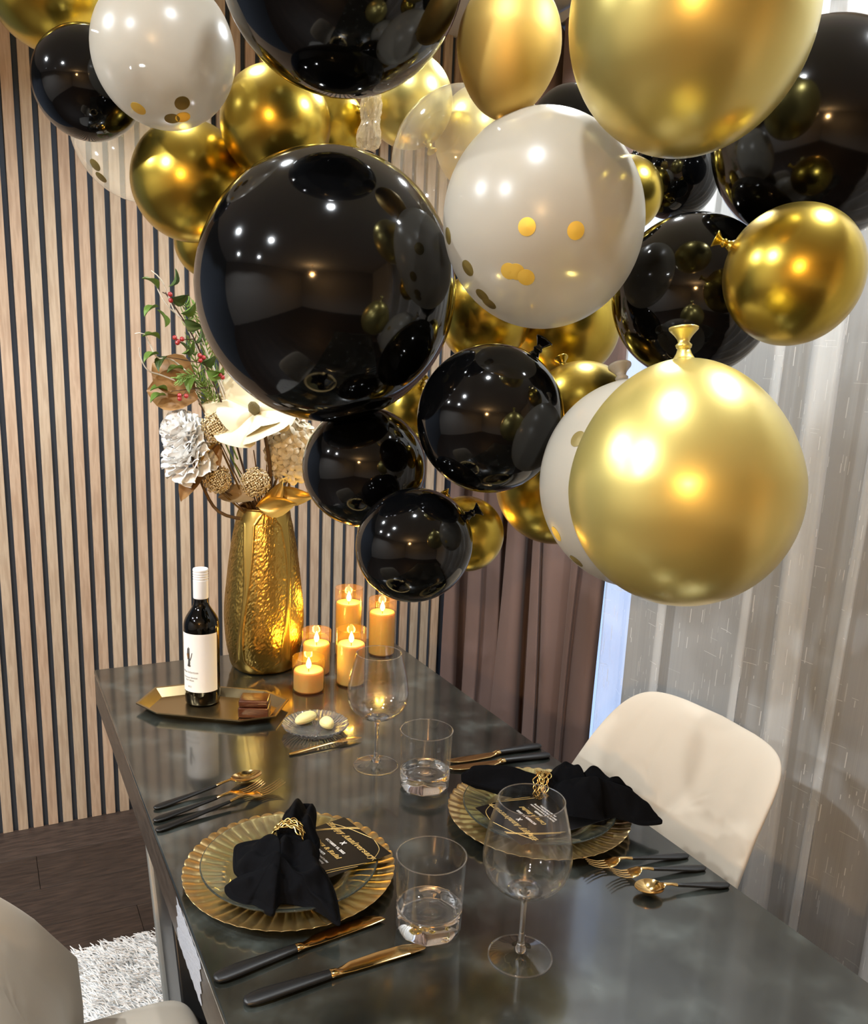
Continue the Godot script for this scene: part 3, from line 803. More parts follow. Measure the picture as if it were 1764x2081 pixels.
	# three glittering alliums
	var glit := mat(Color(0.92, 0.84, 0.66), 0.2, 0.4)
	var bead := Geo.new().box(Vector3.ZERO, P(0.0042, 0.0022, 0.0032), 0.0006).mesh()
	var als := [["glittery champagne allium ball, lower left of the bouquet beside the brown leaf", P(0.463, 1.212, -1.915), 0.031], ["glittery champagne allium ball, above the middle of the vase mouth", P(0.546, 1.204, -1.905), 0.033], ["glittery champagne allium ball between the peony and the magnolia", P(0.462, 1.325, -1.91), 0.034]]
	for q in als:
		var al := thing("allium_flower", q[0], "flower", q[1], 0.0, "glittery allium balls")
		var rad: float = q[2]
		part("core", Geo.new().lathe(PackedVector2Array([Vector2(0, -0.72), Vector2(0.45, -0.56), Vector2(0.72, 0), Vector2(0.45, 0.56), Vector2(0, 0.72)]), 16), stem_gold, al, turned(Basis.from_scale(Vector3.ONE * rad)))
		var mm := MultiMesh.new()
		mm.transform_format = MultiMesh.TRANSFORM_3D
		mm.mesh = bead
		mm.instance_count = 520
		for k in 520:
			var yy := 1.0 - 2.0 * (k + 0.5) / 520.0
			var rr := sqrt(1.0 - yy * yy)
			var n := P(rr * cos(k * 2.39996), yy, rr * sin(k * 2.39996))
			mm.set_instance_transform(k, Transform3D(facing(n + P(rng.randf_range(-0.7, 0.7), rng.randf_range(-0.7, 0.7), rng.randf_range(-0.7, 0.7)), rng.randf() * 6.0), n * rad * rng.randf_range(0.78, 1.04)))
		var bm := MultiMeshInstance3D.new()
		bm.name = "glitter_florets"
		bm.multimesh = mm
		bm.material_override = glit
		bm.set_meta("kind", "stuff")
		al.add_child(bm)
		stalk.call(al, q[1] - P(0, rad * 0.7, 0), 0.0025, stem_gold, P(0, 0, 0), P((q[1].x - 0.58) * 0.25, 0, 0.02))
	# holly sprig with red berries
	var green := mat(Color(0.42, 0.54, 0.24), 0.45, 0.0, {"backlight_enabled": true, "backlight": Color(0.25, 0.4, 0.12)})
	var green_dark := mat(Color(0.27, 0.36, 0.18), 0.4)
	var red := mat(Color(0.62, 0.05, 0.07), 0.15, 0.0, {"clearcoat_enabled": true})
	var twig := mat(Color(0.30, 0.22, 0.16), 0.7)
	var ho := thing("berry_sprig", "green leafed sprig with shiny red berries rising at the upper left of the bouquet", "sprig", P(0.455, 1.40, -1.93))
	var hp := ho.position
	var main := smooth_line([P(0.56, 1.13, -1.95), P(0.50, 1.33, -1.945), P(0.455, 1.44, -1.94), P(0.418, 1.52, -1.935), P(0.365, 1.60, -1.93)], 26)
	for k in main.size():
		main[k] -= hp
	part("stem", Geo.new().tube(main, 0.0028, 0.0014), twig, ho)
	var holly: ArrayMesh = petal.call(0.040, 0.0155, 0.35, 0.15, 0.03, 0.9)
	for q in [[0.350, 1.605, 0.9], [0.372, 1.612, -0.5], [0.352, 1.570, 2.0], [0.372, 1.588, -1.4], [0.362, 1.530, 0.3], [0.352, 1.505, 1.3], [0.350, 1.475, 1.9], [0.366, 1.472, 2.4], [0.395, 1.478, -0.8], [0.408, 1.470, 0.4], [0.420, 1.500, -0.6], [0.400, 1.445, 1.6], [0.432, 1.462, -1.2], [0.445, 1.445, -1.8], [0.425, 1.430, 2.5], [0.455, 1.430, -0.9], [0.365, 1.400, 1.4], [0.362, 1.390, 1.8], [0.395, 1.560, -1.0], [0.402, 1.548, -2.0]]:
		part("leaf", holly, green if int(q[0] * 1000) % 3 != 0 else green_dark, ho, turned(facing(P(-sin(q[2]), cos(q[2]), 0.35), 1.2), q[0] - hp.x, q[1] - hp.y, -1.93 - hp.z + 0.004 * sin(q[2] * 3)))
	var berry := Geo.new().lathe(PackedVector2Array([Vector2(0, -0.0052), Vector2(0.0036, -0.0038), Vector2(0.0052, 0), Vector2(0.0036, 0.0038), Vector2(0.0008, 0.0053), Vector2(0, 0.0048)]), 16).mesh()
	for q in [[0.372, 1.596], [0.373, 1.584], [0.379, 1.510], [0.386, 1.503], [0.394, 1.508], [0.384, 1.500], [0.430, 1.476], [0.438, 1.472], [0.431, 1.466], [0.386, 1.392], [0.400, 1.391], [0.386, 1.385], [0.472, 1.438], [0.478, 1.432]]:
		part("berry", berry, red, ho, turned(facing(P(0.3, -0.6, 0.5)), q[0] - hp.x, q[1] - hp.y, -1.915 - hp.z))
	for q in [[0.379, 1.59, 0.36, 1.60], [0.385, 1.505, 0.425, 1.51], [0.433, 1.471, 0.45, 1.45], [0.392, 1.39, 0.42, 1.42], [0.365, 1.47, 0.44, 1.46], [0.37, 1.40, 0.45, 1.41]]:
		part("twig", Geo.new().tube(PackedVector3Array([P(q[0], q[1], -1.918) - hp, P(q[2], q[3], -1.932) - hp]), 0.0007, 0.0012, 6), twig, ho)
	# cedar spray
	var ce := thing("cedar_spray", "feathery green cedar spray behind the berry sprig", "sprig", P(0.47, 1.45, -1.95))
	var cg := Geo.new()
	for s in [[P(0.53, 1.20, -1.955), P(0.440, 1.42, -1.955), P(0.412, 1.580, -1.95)], [P(0.52, 1.25, -1.955), P(0.44, 1.42, -1.945), P(0.385, 1.425, -1.915)], [P(0.50, 1.30, -1.955), P(0.462, 1.45, -1.95), P(0.436, 1.575, -1.945)]]:
		var ln := smooth_line(s, 34)
		var loc := PackedVector3Array()
		for p in ln:
			loc.append(p - ce.position)
		cg.tube(loc, 0.002, 0.0008, 6)
		for k in range(13, 34):
			for side in [-1.0, 1.0]:
				for sub in 3:
					var t := (loc[mini(k + 1, 33)] - loc[k - 1]).normalized()
					var dirv: Vector3 = (t * 0.8 + t.cross(P(0, 0, 1)) * side * rng.randf_range(0.4, 1.0) + P(0, 0, rng.randf_range(-0.4, 0.6))).normalized()
					var l := rng.randf_range(0.018, 0.036) * (1.2 - 0.5 * k / 33.0)
					cg.tube(PackedVector3Array([loc[k], loc[k] + dirv * l * 0.6, loc[k] + (dirv + t * 0.4).normalized() * l]), 0.0013, 0.0007, 4)
	var frond := part("fronds", cg, mat(Color(0.50, 0.62, 0.30), 0.6), ce)
	frond.set_meta("kind", "stuff")
	# curly white twigs
	var cw := thing("curly_twigs", "thin curly white glittered twigs sticking out at the upper left of the bouquet", "twig", P(0.45, 1.40, -1.94))
	var pale := mat(Color(0.90, 0.87, 0.83), 0.5)
	for s in [[P(0.50, 1.38, -1.95), P(0.43, 1.52, -1.94), P(0.385, 1.56, -1.93), P(0.368, 1.60, -1.925), P(0.355, 1.625, -1.92), P(0.336, 1.640, -1.92)], [P(0.47, 1.40, -1.95), P(0.41, 1.535, -1.945), P(0.372, 1.57, -1.93), P(0.352, 1.60, -1.93), P(0.345, 1.622, -1.925), P(0.325, 1.625, -1.92)], [P(0.45, 1.40, -1.95), P(0.38, 1.462, -1.93), P(0.345, 1.468, -1.925), P(0.330, 1.495, -1.925), P(0.318, 1.515, -1.92), P(0.300, 1.514, -1.92)], [P(0.44, 1.40, -1.95), P(0.36, 1.43, -1.94), P(0.325, 1.442, -1.93), P(0.310, 1.470, -1.925), P(0.308, 1.487, -1.92)], [P(0.50, 1.36, -1.95), P(0.45, 1.48, -1.93), P(0.442, 1.50, -1.925), P(0.436, 1.512, -1.92)]]:
		var loc := smooth_line(s, 22)
		for k in loc.size():
			loc[k] -= cw.position
		part("twig", Geo.new().tube(loc, 0.0024, 0.0011, 6), pale, cw)
	# brown magnolia leaves
	var brown := mat(Color(0.60, 0.45, 0.27), 0.5, 0.0, {"backlight_enabled": true, "backlight": Color(0.3, 0.2, 0.1)})
	var goldleaf := mat(Color(0.74, 0.60, 0.30), 0.34, 0.6)
	var lf: ArrayMesh = petal.call(0.085, 0.024, 0.35, 0.12, 0.02, 0.9)
	var wide: ArrayMesh = petal.call(0.110, 0.046, 0.45, -0.1, 0.0, 0.8)
	var sprigs := [
		["broad light brown leaf curling at the left behind the berry sprig", wide, brown, P(0.425, 1.395, -1.945), RIGHT * -0.80 + UPWARD * 0.55, 0.2],
		["broad brown leaf below the upper curled one at the left", wide, brown, P(0.430, 1.385, -1.935), RIGHT * -0.95 + UPWARD * 0.12, 0.1],
		["narrow brown leaf pointing down to the left of the allium balls", lf, brown, P(0.440, 1.225, -1.92), RIGHT * -0.75 - UPWARD * 0.75, 0.3],
		["crinkled golden brown leaf beside the peony", lf, goldleaf, P(0.470, 1.295, -1.915), RIGHT * -0.5 - UPWARD * 0.75, 1.0],
		["small brown leaf under the peony", lf, brown, P(0.475, 1.290, -1.925), RIGHT * -0.25 - UPWARD * 0.95, 0.2],
		["pale flat leaf left of the vase mouth", lf, mat(Color(0.66, 0.57, 0.42), 0.5), P(0.545, 1.163, -1.91), RIGHT * -0.97 + UPWARD * 0.12, 0.4],
		["shiny gold leaf curving over the vase mouth", lf, goldleaf, P(0.545, 1.150, -1.90), RIGHT * 0.72 + UPWARD * 0.62, 0.8],
		["shiny gold leaf lying along the vase rim", lf, goldleaf, P(0.550, 1.148, -1.895), RIGHT * 0.96 + UPWARD * 0.10, 0.2],
		["gold leaf right of the vase mouth below the hydrangea", lf, goldleaf, P(0.600, 1.190, -1.91), RIGHT * 0.85 - UPWARD * 0.25, 0.5],
		["brown leaf behind the magnolia at the right", lf, brown, P(0.600, 1.325, -1.945), RIGHT * 0.7 + UPWARD * 0.35, 0.2]]
	for q in sprigs:
		var le := thing("magnolia_leaf", q[0], "leaf", q[3])
		part("blade", q[1], q[2], le, turned(Basis((q[4].normalized()).cross(BACK).normalized(), q[4].normalized(), (q[4].normalized()).cross(BACK).normalized().cross(q[4].normalized())) * Basis(Vector3.UP, q[5])))
		stalk.call(le, q[3], 0.0012, stem_mat, P(0, 0, 0), P((q[3].x - 0.57) * 0.2, 0, 0.012))
	var bare := thing("bare_stems", "bundle of bare brown twigs standing in the vase mouth", "twig", mouth)
	for k in 16:
		var e := P(rng.randf_range(-0.10, 0.10), rng.randf_range(0.07, 0.19), rng.randf_range(-0.03, 0.03))
		part("twig", Geo.new().tube(smooth_line([P(e.x * 0.2, 0, e.z), P(e.x * 0.4, e.y * 0.45, e.z), e], 10), 0.0022, 0.0012, 6), stem_mat if k % 2 else stem_gold, bare)


# ---------------------------------------------------------------- candles
func candles() -> void:
	var amber := mat(Color(0.42, 0.30, 0.07, 0.26), 0.02, 0.0, {"transparency": BaseMaterial3D.TRANSPARENCY_ALPHA})
	var wax := mat(Color(0.87, 0.73, 0.40), 0.6, 0.0, {"subsurf_scatter_enabled": true, "subsurf_scatter_strength": 0.4, "backlight_enabled": true, "backlight": Color(0.5, 0.36, 0.15)})
	var fire := mat(Color(1.0, 0.9, 0.6), 0.5, 0.0, {"emission_enabled": true, "emission": Color(1.0, 0.90, 0.52), "emission_energy_multiplier": 10.0})
	var rows := [["shortest candle in an amber glass, front left of the five", 0.626, -1.763, 0.0365, 0.080, 0.050], ["candle in a tall amber glass, front right of the five beside the wine glass", 0.730, -1.768, 0.0345, 0.134, 0.098], ["candle in an amber glass at the middle left, next to the vase", 0.680, -1.862, 0.0345, 0.108, 0.075], ["tallest candle in an amber glass, back left of the five", 0.800, -1.960, 0.0350, 0.176, 0.138], ["tall candle in an amber glass, back right of the five under the lowest balloon", 0.882, -1.935, 0.0355, 0.147, 0.112]]
	for q in rows:
		var o := thing("candle", q[0], "candle", P(q[1], TOP, q[2]), 0.0, "flameless candles in amber glasses")
		var r: float = q[3]
		var h: float = q[4]
		var w: float = q[5]
		part("glass_cylinder", Geo.new().lathe(PackedVector2Array([Vector2(0, 0.0), Vector2(r - 0.003, 0.0), Vector2(r, 0.003), Vector2(r, h - 0.001), Vector2(r - 0.0008, h), Vector2(r - 0.0016, h - 0.001)]), 56), amber, o)
		part("wax", Geo.new().lathe(PackedVector2Array([Vector2(0, 0.003), Vector2(r - 0.004, 0.003), Vector2(r - 0.003, 0.006), Vector2(r - 0.003, w - 0.004), Vector2(r - 0.005, w), Vector2(r - 0.010, w - 0.0015), Vector2(0.012, w - 0.005), Vector2(0, w - 0.006)]), 48), wax, o)
		var f := part("flame", Geo.new().lathe(PackedVector2Array([Vector2(0, 0), Vector2(0.0035, 0.002), Vector2(0.0062, 0.008), Vector2(0.0058, 0.013), Vector2(0.0032, 0.021), Vector2(0, 0.028)]), 18), fire, o, at(0, w + 0.001, 0))
		part("wick", Geo.new().tube(PackedVector3Array([P(0, w - 0.007, 0), P(0, w + 0.003, 0)]), 0.0012, 0.0012, 8), mat(Color(0.2, 0.15, 0.1), 0.8), o)
		var l := OmniLight3D.new()
		l.name = "flame_light"
		l.position = P(0, 0.010, 0)
		l.light_color = Color(1.0, 0.79, 0.33)
		l.light_energy = 0.017
		l.light_size = 0.005
		l.omni_range = 6.0
		l.omni_attenuation = 2.0
		l.shadow_enabled = true
		f.add_child(l)


# ---------------------------------------------------------------- tray, bottle, box
func tray_bottle() -> void:
	var th := -0.602   # the tray is set askew
	var o := thing("tray", "elongated octagonal brass tray under the wine bottle", "tray", P(0.405, TOP, -1.735), th)
	var oct := func(hx: float, hz: float, cut: float, y: float) -> PackedVector3Array:
		return PackedVector3Array([P(-hx, y, -hz + cut * 0.62), P(-hx + cut, y, -hz), P(hx - cut, y, -hz), P(hx, y, -hz + cut * 0.62), P(hx, y, hz - cut * 0.62), P(hx - cut, y, hz), P(-hx + cut, y, hz), P(-hx, y, hz - cut * 0.62)])
	var rings := [oct.call(0.0001, 0.0001, 0.00005, 0.001), oct.call(0.128, 0.064, 0.054, 0.001), oct.call(0.146, 0.080, 0.060, 0.0155), oct.call(0.150, 0.084, 0.061, 0.0165), oct.call(0.150, 0.084, 0.061, 0.014), oct.call(0.148, 0.082, 0.060, 0.0135), oct.call(0.131, 0.067, 0.055, 0.0), oct.call(0.0001, 0.0001, 0.00005, 0.0)]
	part("dish", Geo.new().grid(8, 7, func(a: float, b: float) -> Vector3: return rings[roundi(b * 7)][roundi(a * 8) % 8], true), mat(Color(0.74, 0.66, 0.50), 0.26, 1.0), o, Transform3D(), true)
	# the wine bottle
	var b := thing("wine_bottle", "dark red wine bottle with a white label and a white screw cap on the tray", "bottle", P(0.3925, TOP + 0.0012, -1.778))
	var pf := PackedVector2Array([Vector2(0, 0.004), Vector2(0.026, 0.0), Vector2(0.033, 0.001), Vector2(0.0362, 0.006), Vector2(0.0368, 0.02), Vector2(0.0368, 0.170)])
	for k in 13:
		var t := k / 12.0
		pf.append(Vector2(lerpf(0.0368, 0.0148, smoothstep(0.0, 1.0, pow(t, 1.25))), 0.170 + 0.055 * t))
	pf.append_array([Vector2(0.0143, 0.245), Vector2(0.0143, 0.287), Vector2(0, 0.287)])
	part("bottle_glass", Geo.new().lathe(pf, 64), mat(Color(0.010, 0.011, 0.008), 0.03), b)
	var cap := PackedVector2Array([Vector2(0.0152, 0.232), Vector2(0.0158, 0.233), Vector2(0.0158, 0.270)])
	for k in 4:
		cap.append_array([Vector2(0.0158, 0.271 + k * 0.0052), Vector2(0.0151, 0.2722 + k * 0.0052), Vector2(0.0151, 0.2732 + k * 0.0052), Vector2(0.0158, 0.2745 + k * 0.0052)])
	cap.append_array([Vector2(0.0158, 0.2935), Vector2(0.0148, 0.2955), Vector2(0, 0.2958)])
	var white := mat(Color(0.90, 0.90, 0.90), 0.4)
	part("screw_cap", Geo.new().lathe(cap, 48), white, b)
	var mid := atan2(0.86, -0.55) + 0.10    # the label looks towards the left side of the table
	var on := func(u: float, y: float, lift: float) -> Vector3:   # u: metres along the label, to the right
		var a := mid - u / 0.0368
		return P(cos(a) * (0.0368 + lift), y, sin(a) * (0.0368 + lift))
	var lab := part("paper_label", Geo.new().grid(48, 4, func(a: float, c: float) -> Vector3: return on.call((a - 0.5) * 0.104, 0.034 + c * 0.128, 0.0004), false, false), mat(Color(0.93, 0.92, 0.90), 0.65), b)
	var grey := mat(Color(0.56, 0.56, 0.56), 0.7)
	for q in [["Wine Selection", 0.0058, 0.078], ["Cabernet Merlot", 0.0044, 0.066], ["Red Wine", 0.0044, 0.060], ["2022", 0.0040, 0.046]]:
		var g := words(q[0], q[1], "Droid Serif")
		for k in g.v.size():
			g.v[k] = on.call(g.v[k].x - 0.012, q[2] + g.v[k].y, 0.0006 + maxf(0.0, g.v[k].z))
		part("lettering", g, grey, lab)
	# the emblem: a hand that holds a small glass
	var em := Geo.new()
	var draw := func(pts: Array, w: float) -> Geo:
		var ps := PackedVector3Array()
		for q in pts:
			ps.append(on.call(q[0] - 0.012, q[1], 0.0006))
		return Geo.new().tube(ps, w, w * 0.7, 6)
	for f in [[[-0.003, 0.106], [-0.0045, 0.118], [-0.0035, 0.130]], [[-0.0012, 0.106], [-0.002, 0.122], [-0.0012, 0.133]], [[0.0008, 0.106], [0.0006, 0.121], [0.0010, 0.131]], [[0.0022, 0.104], [0.0055, 0.112], [0.0075, 0.121]]]:
		em.add(draw.call(f, 0.0011))
	em.add(draw.call([[-0.001, 0.092], [0.0, 0.099], [0.0, 0.106]], 0.0030))
	em.add(draw.call([[-0.003, 0.092], [0.0015, 0.0915], [0.0035, 0.093]], 0.0016))
	part("hand_emblem", em, mat(Color(0.30, 0.30, 0.30), 0.7), lab)
	part("glass_emblem", draw.call([[-0.0028, 0.119], [-0.0022, 0.113], [-0.001, 0.109]], 0.0026), mat(Color(0.45, 0.30, 0.12), 0.6), lab)
	# the brown box
	var x := thing("chocolate_box", "small reddish brown wooden box at the right end of the tray", "box", P(0.476, TOP + 0.0014, -1.672), -0.42)
	var choco := mat(Color(0.34, 0.17, 0.09), 0.22, 0.0, {"clearcoat_enabled": true, "clearcoat": 0.6, "clearcoat_roughness": 0.1, "albedo_texture": noise(0.02, 41, [Color(0.75, 0.7, 0.7), Color(1, 1, 1)], [0.0, 1.0], 256), "uv1_triplanar": true, "uv1_scale": P(10, 60, 10)})
	part("base", Geo.new().box(P(0, 0.011, 0), P(0.062, 0.022, 0.048), 0.002), choco, x)
	part("lid", Geo.new().box(P(0, 0.0305, 0), P(0.060, 0.016, 0.046), 0.003), choco, x)


# ---------------------------------------------------------------- place settings
func cloth(outline: Array, mid: Vector3, base: float, ridges: Array, folds: float, seed_: int) -> Geo:
	var n := 260
	var c := Curve3D.new()
	for k in outline.size() + 1:
		var a: Vector3 = outline[(k + outline.size() - 1) % outline.size()]
		var b: Vector3 = outline[(k + 1) % outline.size()]
		c.add_point(outline[k % outline.size()], (a - b) * 0.09, (b - a) * 0.09)
	var edge := PackedVector3Array()
	for k in n:
		edge.append(c.sample_baked(c.get_baked_length() * k / n, true))
	var fn := FastNoiseLite.new()
	fn.seed = seed_
	fn.frequency = 16.0
	fn.fractal_octaves = 3
	var f := func(a: float, rho: float) -> Vector3:
		var e := edge[roundi(a * n) % n]
		var p := mid.lerp(e, rho)
		p.y = lerpf(mid.y, e.y, pow(rho, 1.6))
		var fall := smoothstep(1.0, 0.82, rho)
		for r in ridges:
			var q := Geometry2D.get_closest_point_to_segment(Vector2(p.x, p.z), r[0], r[1])
			var d := q.distance_to(Vector2(p.x, p.z))
			p.y += r[2] * exp(-d * d / (r[3] * r[3])) * fall
		p.y += fn.get_noise_2d(p.x, p.z) * folds * fall
		var hem := (1.0 - rho) * mid.distance_to(e)
		p.y -= 0.0010 * exp(-pow((hem - 0.0065) / 0.0014, 2.0))
		p.y = maxf(p.y, base + 0.001)
		return p
	var g := Geo.new()
	g.grid(n, 84, func(a: float, b: float) -> Vector3:
		if b <= 0.72:
			return f.call(a, 1.0 - pow(1.0 - b / 0.72, 1.25))
		var k := (b - 0.72) / 0.28
		var e: Vector3 = f.call(a, 1.0)
		if k < 0.30:    # the rolled edge, then down to what it lies on
			return P(e.x, lerpf(e.y, maxf(base, e.y - 0.004), k / 0.30), e.z)
		var low := mid.lerp(e, 1.0 - (k - 0.30) / 0.70)
		low.y = lerpf(maxf(base, e.y - 0.004), base, smoothstep(0.3, 0.5, k))
		return low, true)
	return g

func ribbed_charger() -> Geo:
	var prof := [[0.0, 0.0045], [0.060, 0.0045], [0.092, 0.0050], [0.097, 0.0070], [0.110, 0.0085], [0.135, 0.0125], [0.149, 0.0165], [0.1515, 0.0168], [0.150, 0.0150], [0.135, 0.0105], [0.105, 0.0050], [0.090, 0.0], [0.0, 0.0]]
	var rows := []
	for k in prof.size() - 1:
		for s in 5:
			rows.append([lerpf(prof[k][0], prof[k + 1][0], s / 5.0), lerpf(prof[k][1], prof[k + 1][1], s / 5.0)])
	rows.append(prof[-1])
	var n := rows.size() - 1
	return Geo.new().grid(48 * 8, n, func(a: float, b: float) -> Vector3:
		var q: Array = rows[roundi(b * n)]
		var w := smoothstep(0.088, 0.102, q[0])
		var s := fposmod(a * 48.0, 1.0)
		var arch := 4.0 * s * (1.0 - s)
		return P(cos(a * TAU), 0, sin(a * TAU)) * (q[0] + w * (arch - 0.6) * 0.0018 * smoothstep(0.12, 0.15, q[0])) + P(0, q[1] + w * (arch - 0.5) * 0.0026, 0), true)

func wire_ring(r: float, w: float, strands: int) -> Array:
	var out := []
	for k in strands:
		var pts := PackedVector3Array()
		for s in 120:
			var t := s / 120.0 * TAU
			var rr := r + 0.0012 * sin(t * 9.0 + k * 2.1)
			var off := lerpf(-w, w, (k + 0.5) / strands) + w * 0.28 * sin(t * 6.0 + k * PI) + w * 0.15 * sin(t * 3.0 + k)
			pts.append(P(rr * cos(t), off, rr * sin(t)))
		out.append(Geo.new().loop(pts, 0.0011, 6).mesh())
	return out

func fork_rows(l: float) -> Array:   # handle, then head
	return [[[P(0, 0.003, 0), 0.0035, 0.0018], [P(0.004, 0.003, 0), 0.0068, 0.0026], [P(0.018, 0.0035, 0), 0.0082, 0.0030], [P(l * 0.30, 0.0058, 0), 0.0058, 0.0030], [P(l * 0.50, 0.0085, 0), 0.0034, 0.0028], [P(l * 0.56, 0.0095, 0), 0.0031, 0.0027]], l]

func cutlery(kind: String, label: String, x: float, z: float, turn: float, l: float, group: String) -> void:
	var o := thing(kind, label, kind.replace("butter_", ""), P(x, TOP + 0.0005, z), turn, group)
	var gold: Material = M.cutlery_gold
	if kind == "knife":
		part("handle", Geo.new().loft([[P(0, 0.004, 0), 0.004, 0.0022], [P(0.003, 0.004, 0), 0.0082, 0.0036], [P(0.012, 0.0045, 0), 0.0108, 0.0044], [P(0.03, 0.005, 0), 0.0112, 0.0048], [P(l * 0.30, 0.005, 0), 0.0088, 0.0046], [P(l * 0.455, 0.005, 0), 0.0066, 0.0042]], 20), M.cutlery_black, o)
		part("blade", Geo.new().loft([[P(l * 0.454, 0.005, 0), 0.0066, 0.0042], [P(l * 0.49, 0.005, 0), 0.0066, 0.0036], [P(l * 0.505, 0.0045, 0), 0.0060, 0.0020], [P(l * 0.53, 0.004, -0.001), 0.0070, 0.0013], [P(l * 0.58, 0.004, -0.0025), 0.0098, 0.0011], [P(l * 0.75, 0.004, -0.003), 0.0110, 0.0011], [P(l * 0.90, 0.004, -0.002), 0.0102, 0.0010], [P(l * 0.96, 0.004, 0.0), 0.0078, 0.0009], [P(l * 0.99, 0.004, 0.003), 0.0042, 0.0008], [P(l, 0.004, 0.005), 0.0012, 0.0006]], 20), gold, o)
		return
	if kind == "butter_knife":
		part("handle", Geo.new().loft([[P(0, 0.002, 0), 0.0040, 0.0016], [P(0.02, 0.003, 0), 0.0052, 0.0020], [P(l * 0.55, 0.0055, 0), 0.0028, 0.0018], [P(l * 0.66, 0.006, 0), 0.0030, 0.0016]], 14), gold, o)
		part("blade", Geo.new().loft([[P(l * 0.655, 0.006, 0), 0.0030, 0.0016], [P(l * 0.70, 0.006, 0), 0.0075, 0.0009], [P(l * 0.80, 0.006, -0.001), 0.0092, 0.0008], [P(l * 0.92, 0.0055, 0.001), 0.0070, 0.0007], [P(l, 0.005, 0.004), 0.0010, 0.0005]], 14), gold, o)
		return
	part("handle", Geo.new().loft(fork_rows(l)[0], 18), M.cutlery_black, o)
	if kind == "fork":
		var head := part("head", Geo.new().loft([[P(l * 0.558, 0.0095, 0), 0.0031, 0.0027], [P(l * 0.62, 0.0120, 0), 0.0024, 0.0020], [P(l * 0.68, 0.0130, 0), 0.0034, 0.0016], [P(l * 0.71, 0.0115, 0), 0.0085, 0.0013], [P(l * 0.74, 0.0085, 0), 0.0112, 0.0012], [P(l * 0.79, 0.0062, 0), 0.0118, 0.0012], [P(l * 0.805, 0.0060, 0), 0.0116, 0.0010]], 18), gold, o)
		var tine := Geo.new().loft([[P(l * 0.795, 0.0061, 0), 0.0019, 0.0011], [P(l * 0.86, 0.0062, 0), 0.0016, 0.0010], [P(l * 0.94, 0.0105, 0), 0.0013, 0.0009], [P(l, 0.0165, 0), 0.0006, 0.0005]], 8).mesh()
		for k in 4:
			part("tine", tine, gold, head, at(0, 0, (k - 1.5) * 0.0062))
	else:
		part("neck", Geo.new().loft([[P(l * 0.558, 0.0095, 0), 0.0031, 0.0027], [P(l * 0.62, 0.0120, 0), 0.0024, 0.0020], [P(l * 0.69, 0.0130, 0), 0.0036, 0.0016], [P(l * 0.72, 0.0115, 0), 0.0075, 0.0012], [P(l * 0.74, 0.0095, 0), 0.0100, 0.0010]], 18), gold, o)
		part("bowl", Geo.new().pillow(func(a: float) -> Vector2: return Vector2(cos(a * TAU), sin(a * TAU)), func(q: Vector2, rho: float, s: float) -> Vector3:
			var wide := 0.0185 * (1.0 - 0.12 * q.x)
			return P(l * 0.855 + q.x * l * 0.145, 0.0115 - 0.0085 * (1.0 - rho * rho) + s * 0.0006, q.y * wide), 12, 48), gold, o)

func menu_card(label: String, c: Vector3, turn: float, tilt: float) -> void:
	# local: reading direction +x, top of the page -z
	var o := thing("menu_card", label, "card", c, turn, "black menu cards on the glass plates")
	var lean := Basis(Vector3.BACK, 0.0) * Basis(Vector3.RIGHT, tilt)
	part("card", Geo.new().box(Vector3.ZERO, P(0.126, 0.0008, 0.178), 0.0002), mat(Color(0.028, 0.026, 0.026), 0.28), o, turned(lean))
	var foil := mat(Color(0.86, 0.74, 0.46), 0.4, 0.4)
	var ink := mat(Color(0.88, 0.87, 0.85), 0.6)
	var lay := lean * Basis(P(1, 0, 0), P(0, 0, -1), P(0, 1, 0))
	for q in [["Happy Anniversary", 0.0125, 0.0, -0.060, true], ["X", 0.0120, 0.0, -0.046, false], ["OCTOBER 15, 2022", 0.0058, 0.0, -0.032, false], ["Cara & Rafal", 0.0100, 0.0, -0.019, true], ["DINNER", 0.0055, 0.0, -0.007, false], ["Starter with bread and butter", 0.0042, 0.0, 0.000, false], ["Main course of the evening", 0.0042, 0.0, 0.006, false], ["Dessert and coffee", 0.0042, 0.0, 0.012, false]]:
		var g := words(q[0], q[1], "Droid Serif" if q[4] else "Droid Sans", 0.35 if q[4] else 0.0, 700 if q[1] > 0.005 else 400)
		part("lettering", g, foil if q[4] else ink, o, turned(lay).translated(lean * P(q[2], 0.0006, q[3])))
	for s in [[P(0.063, 0, -0.055), P(0.045, 0, -0.080), P(0.02, 0, -0.089)], [P(-0.063, 0, -0.060), P(-0.030, 0, -0.076), P(0.012, 0, -0.089)], [P(-0.063, 0, -0.012), P(-0.050, 0, -0.045), P(-0.032, 0, -0.078), P(-0.024, 0, -0.089)], [P(-0.063, 0, -0.004), P(-0.047, 0, -0.045), P(-0.029, 0, -0.078), P(-0.020, 0, -0.089)], [P(0.063, 0, -0.045), P(0.050, 0, 0.0), P(0.040, 0, 0.05), P(0.036, 0, 0.089)], [P(0.063, 0, -0.030), P(0.055, 0, 0.0), P(0.046, 0, 0.05), P(0.039, 0, 0.089)]]:
		var ps := smooth_line(s, 16)
		for k in ps.size():
			ps[k] = lean * (ps[k] + P(0, 0.0004, 0))
		part("gold_line", Geo.new().tube(ps, 0.0004, 0.0007, 6), foil, o)

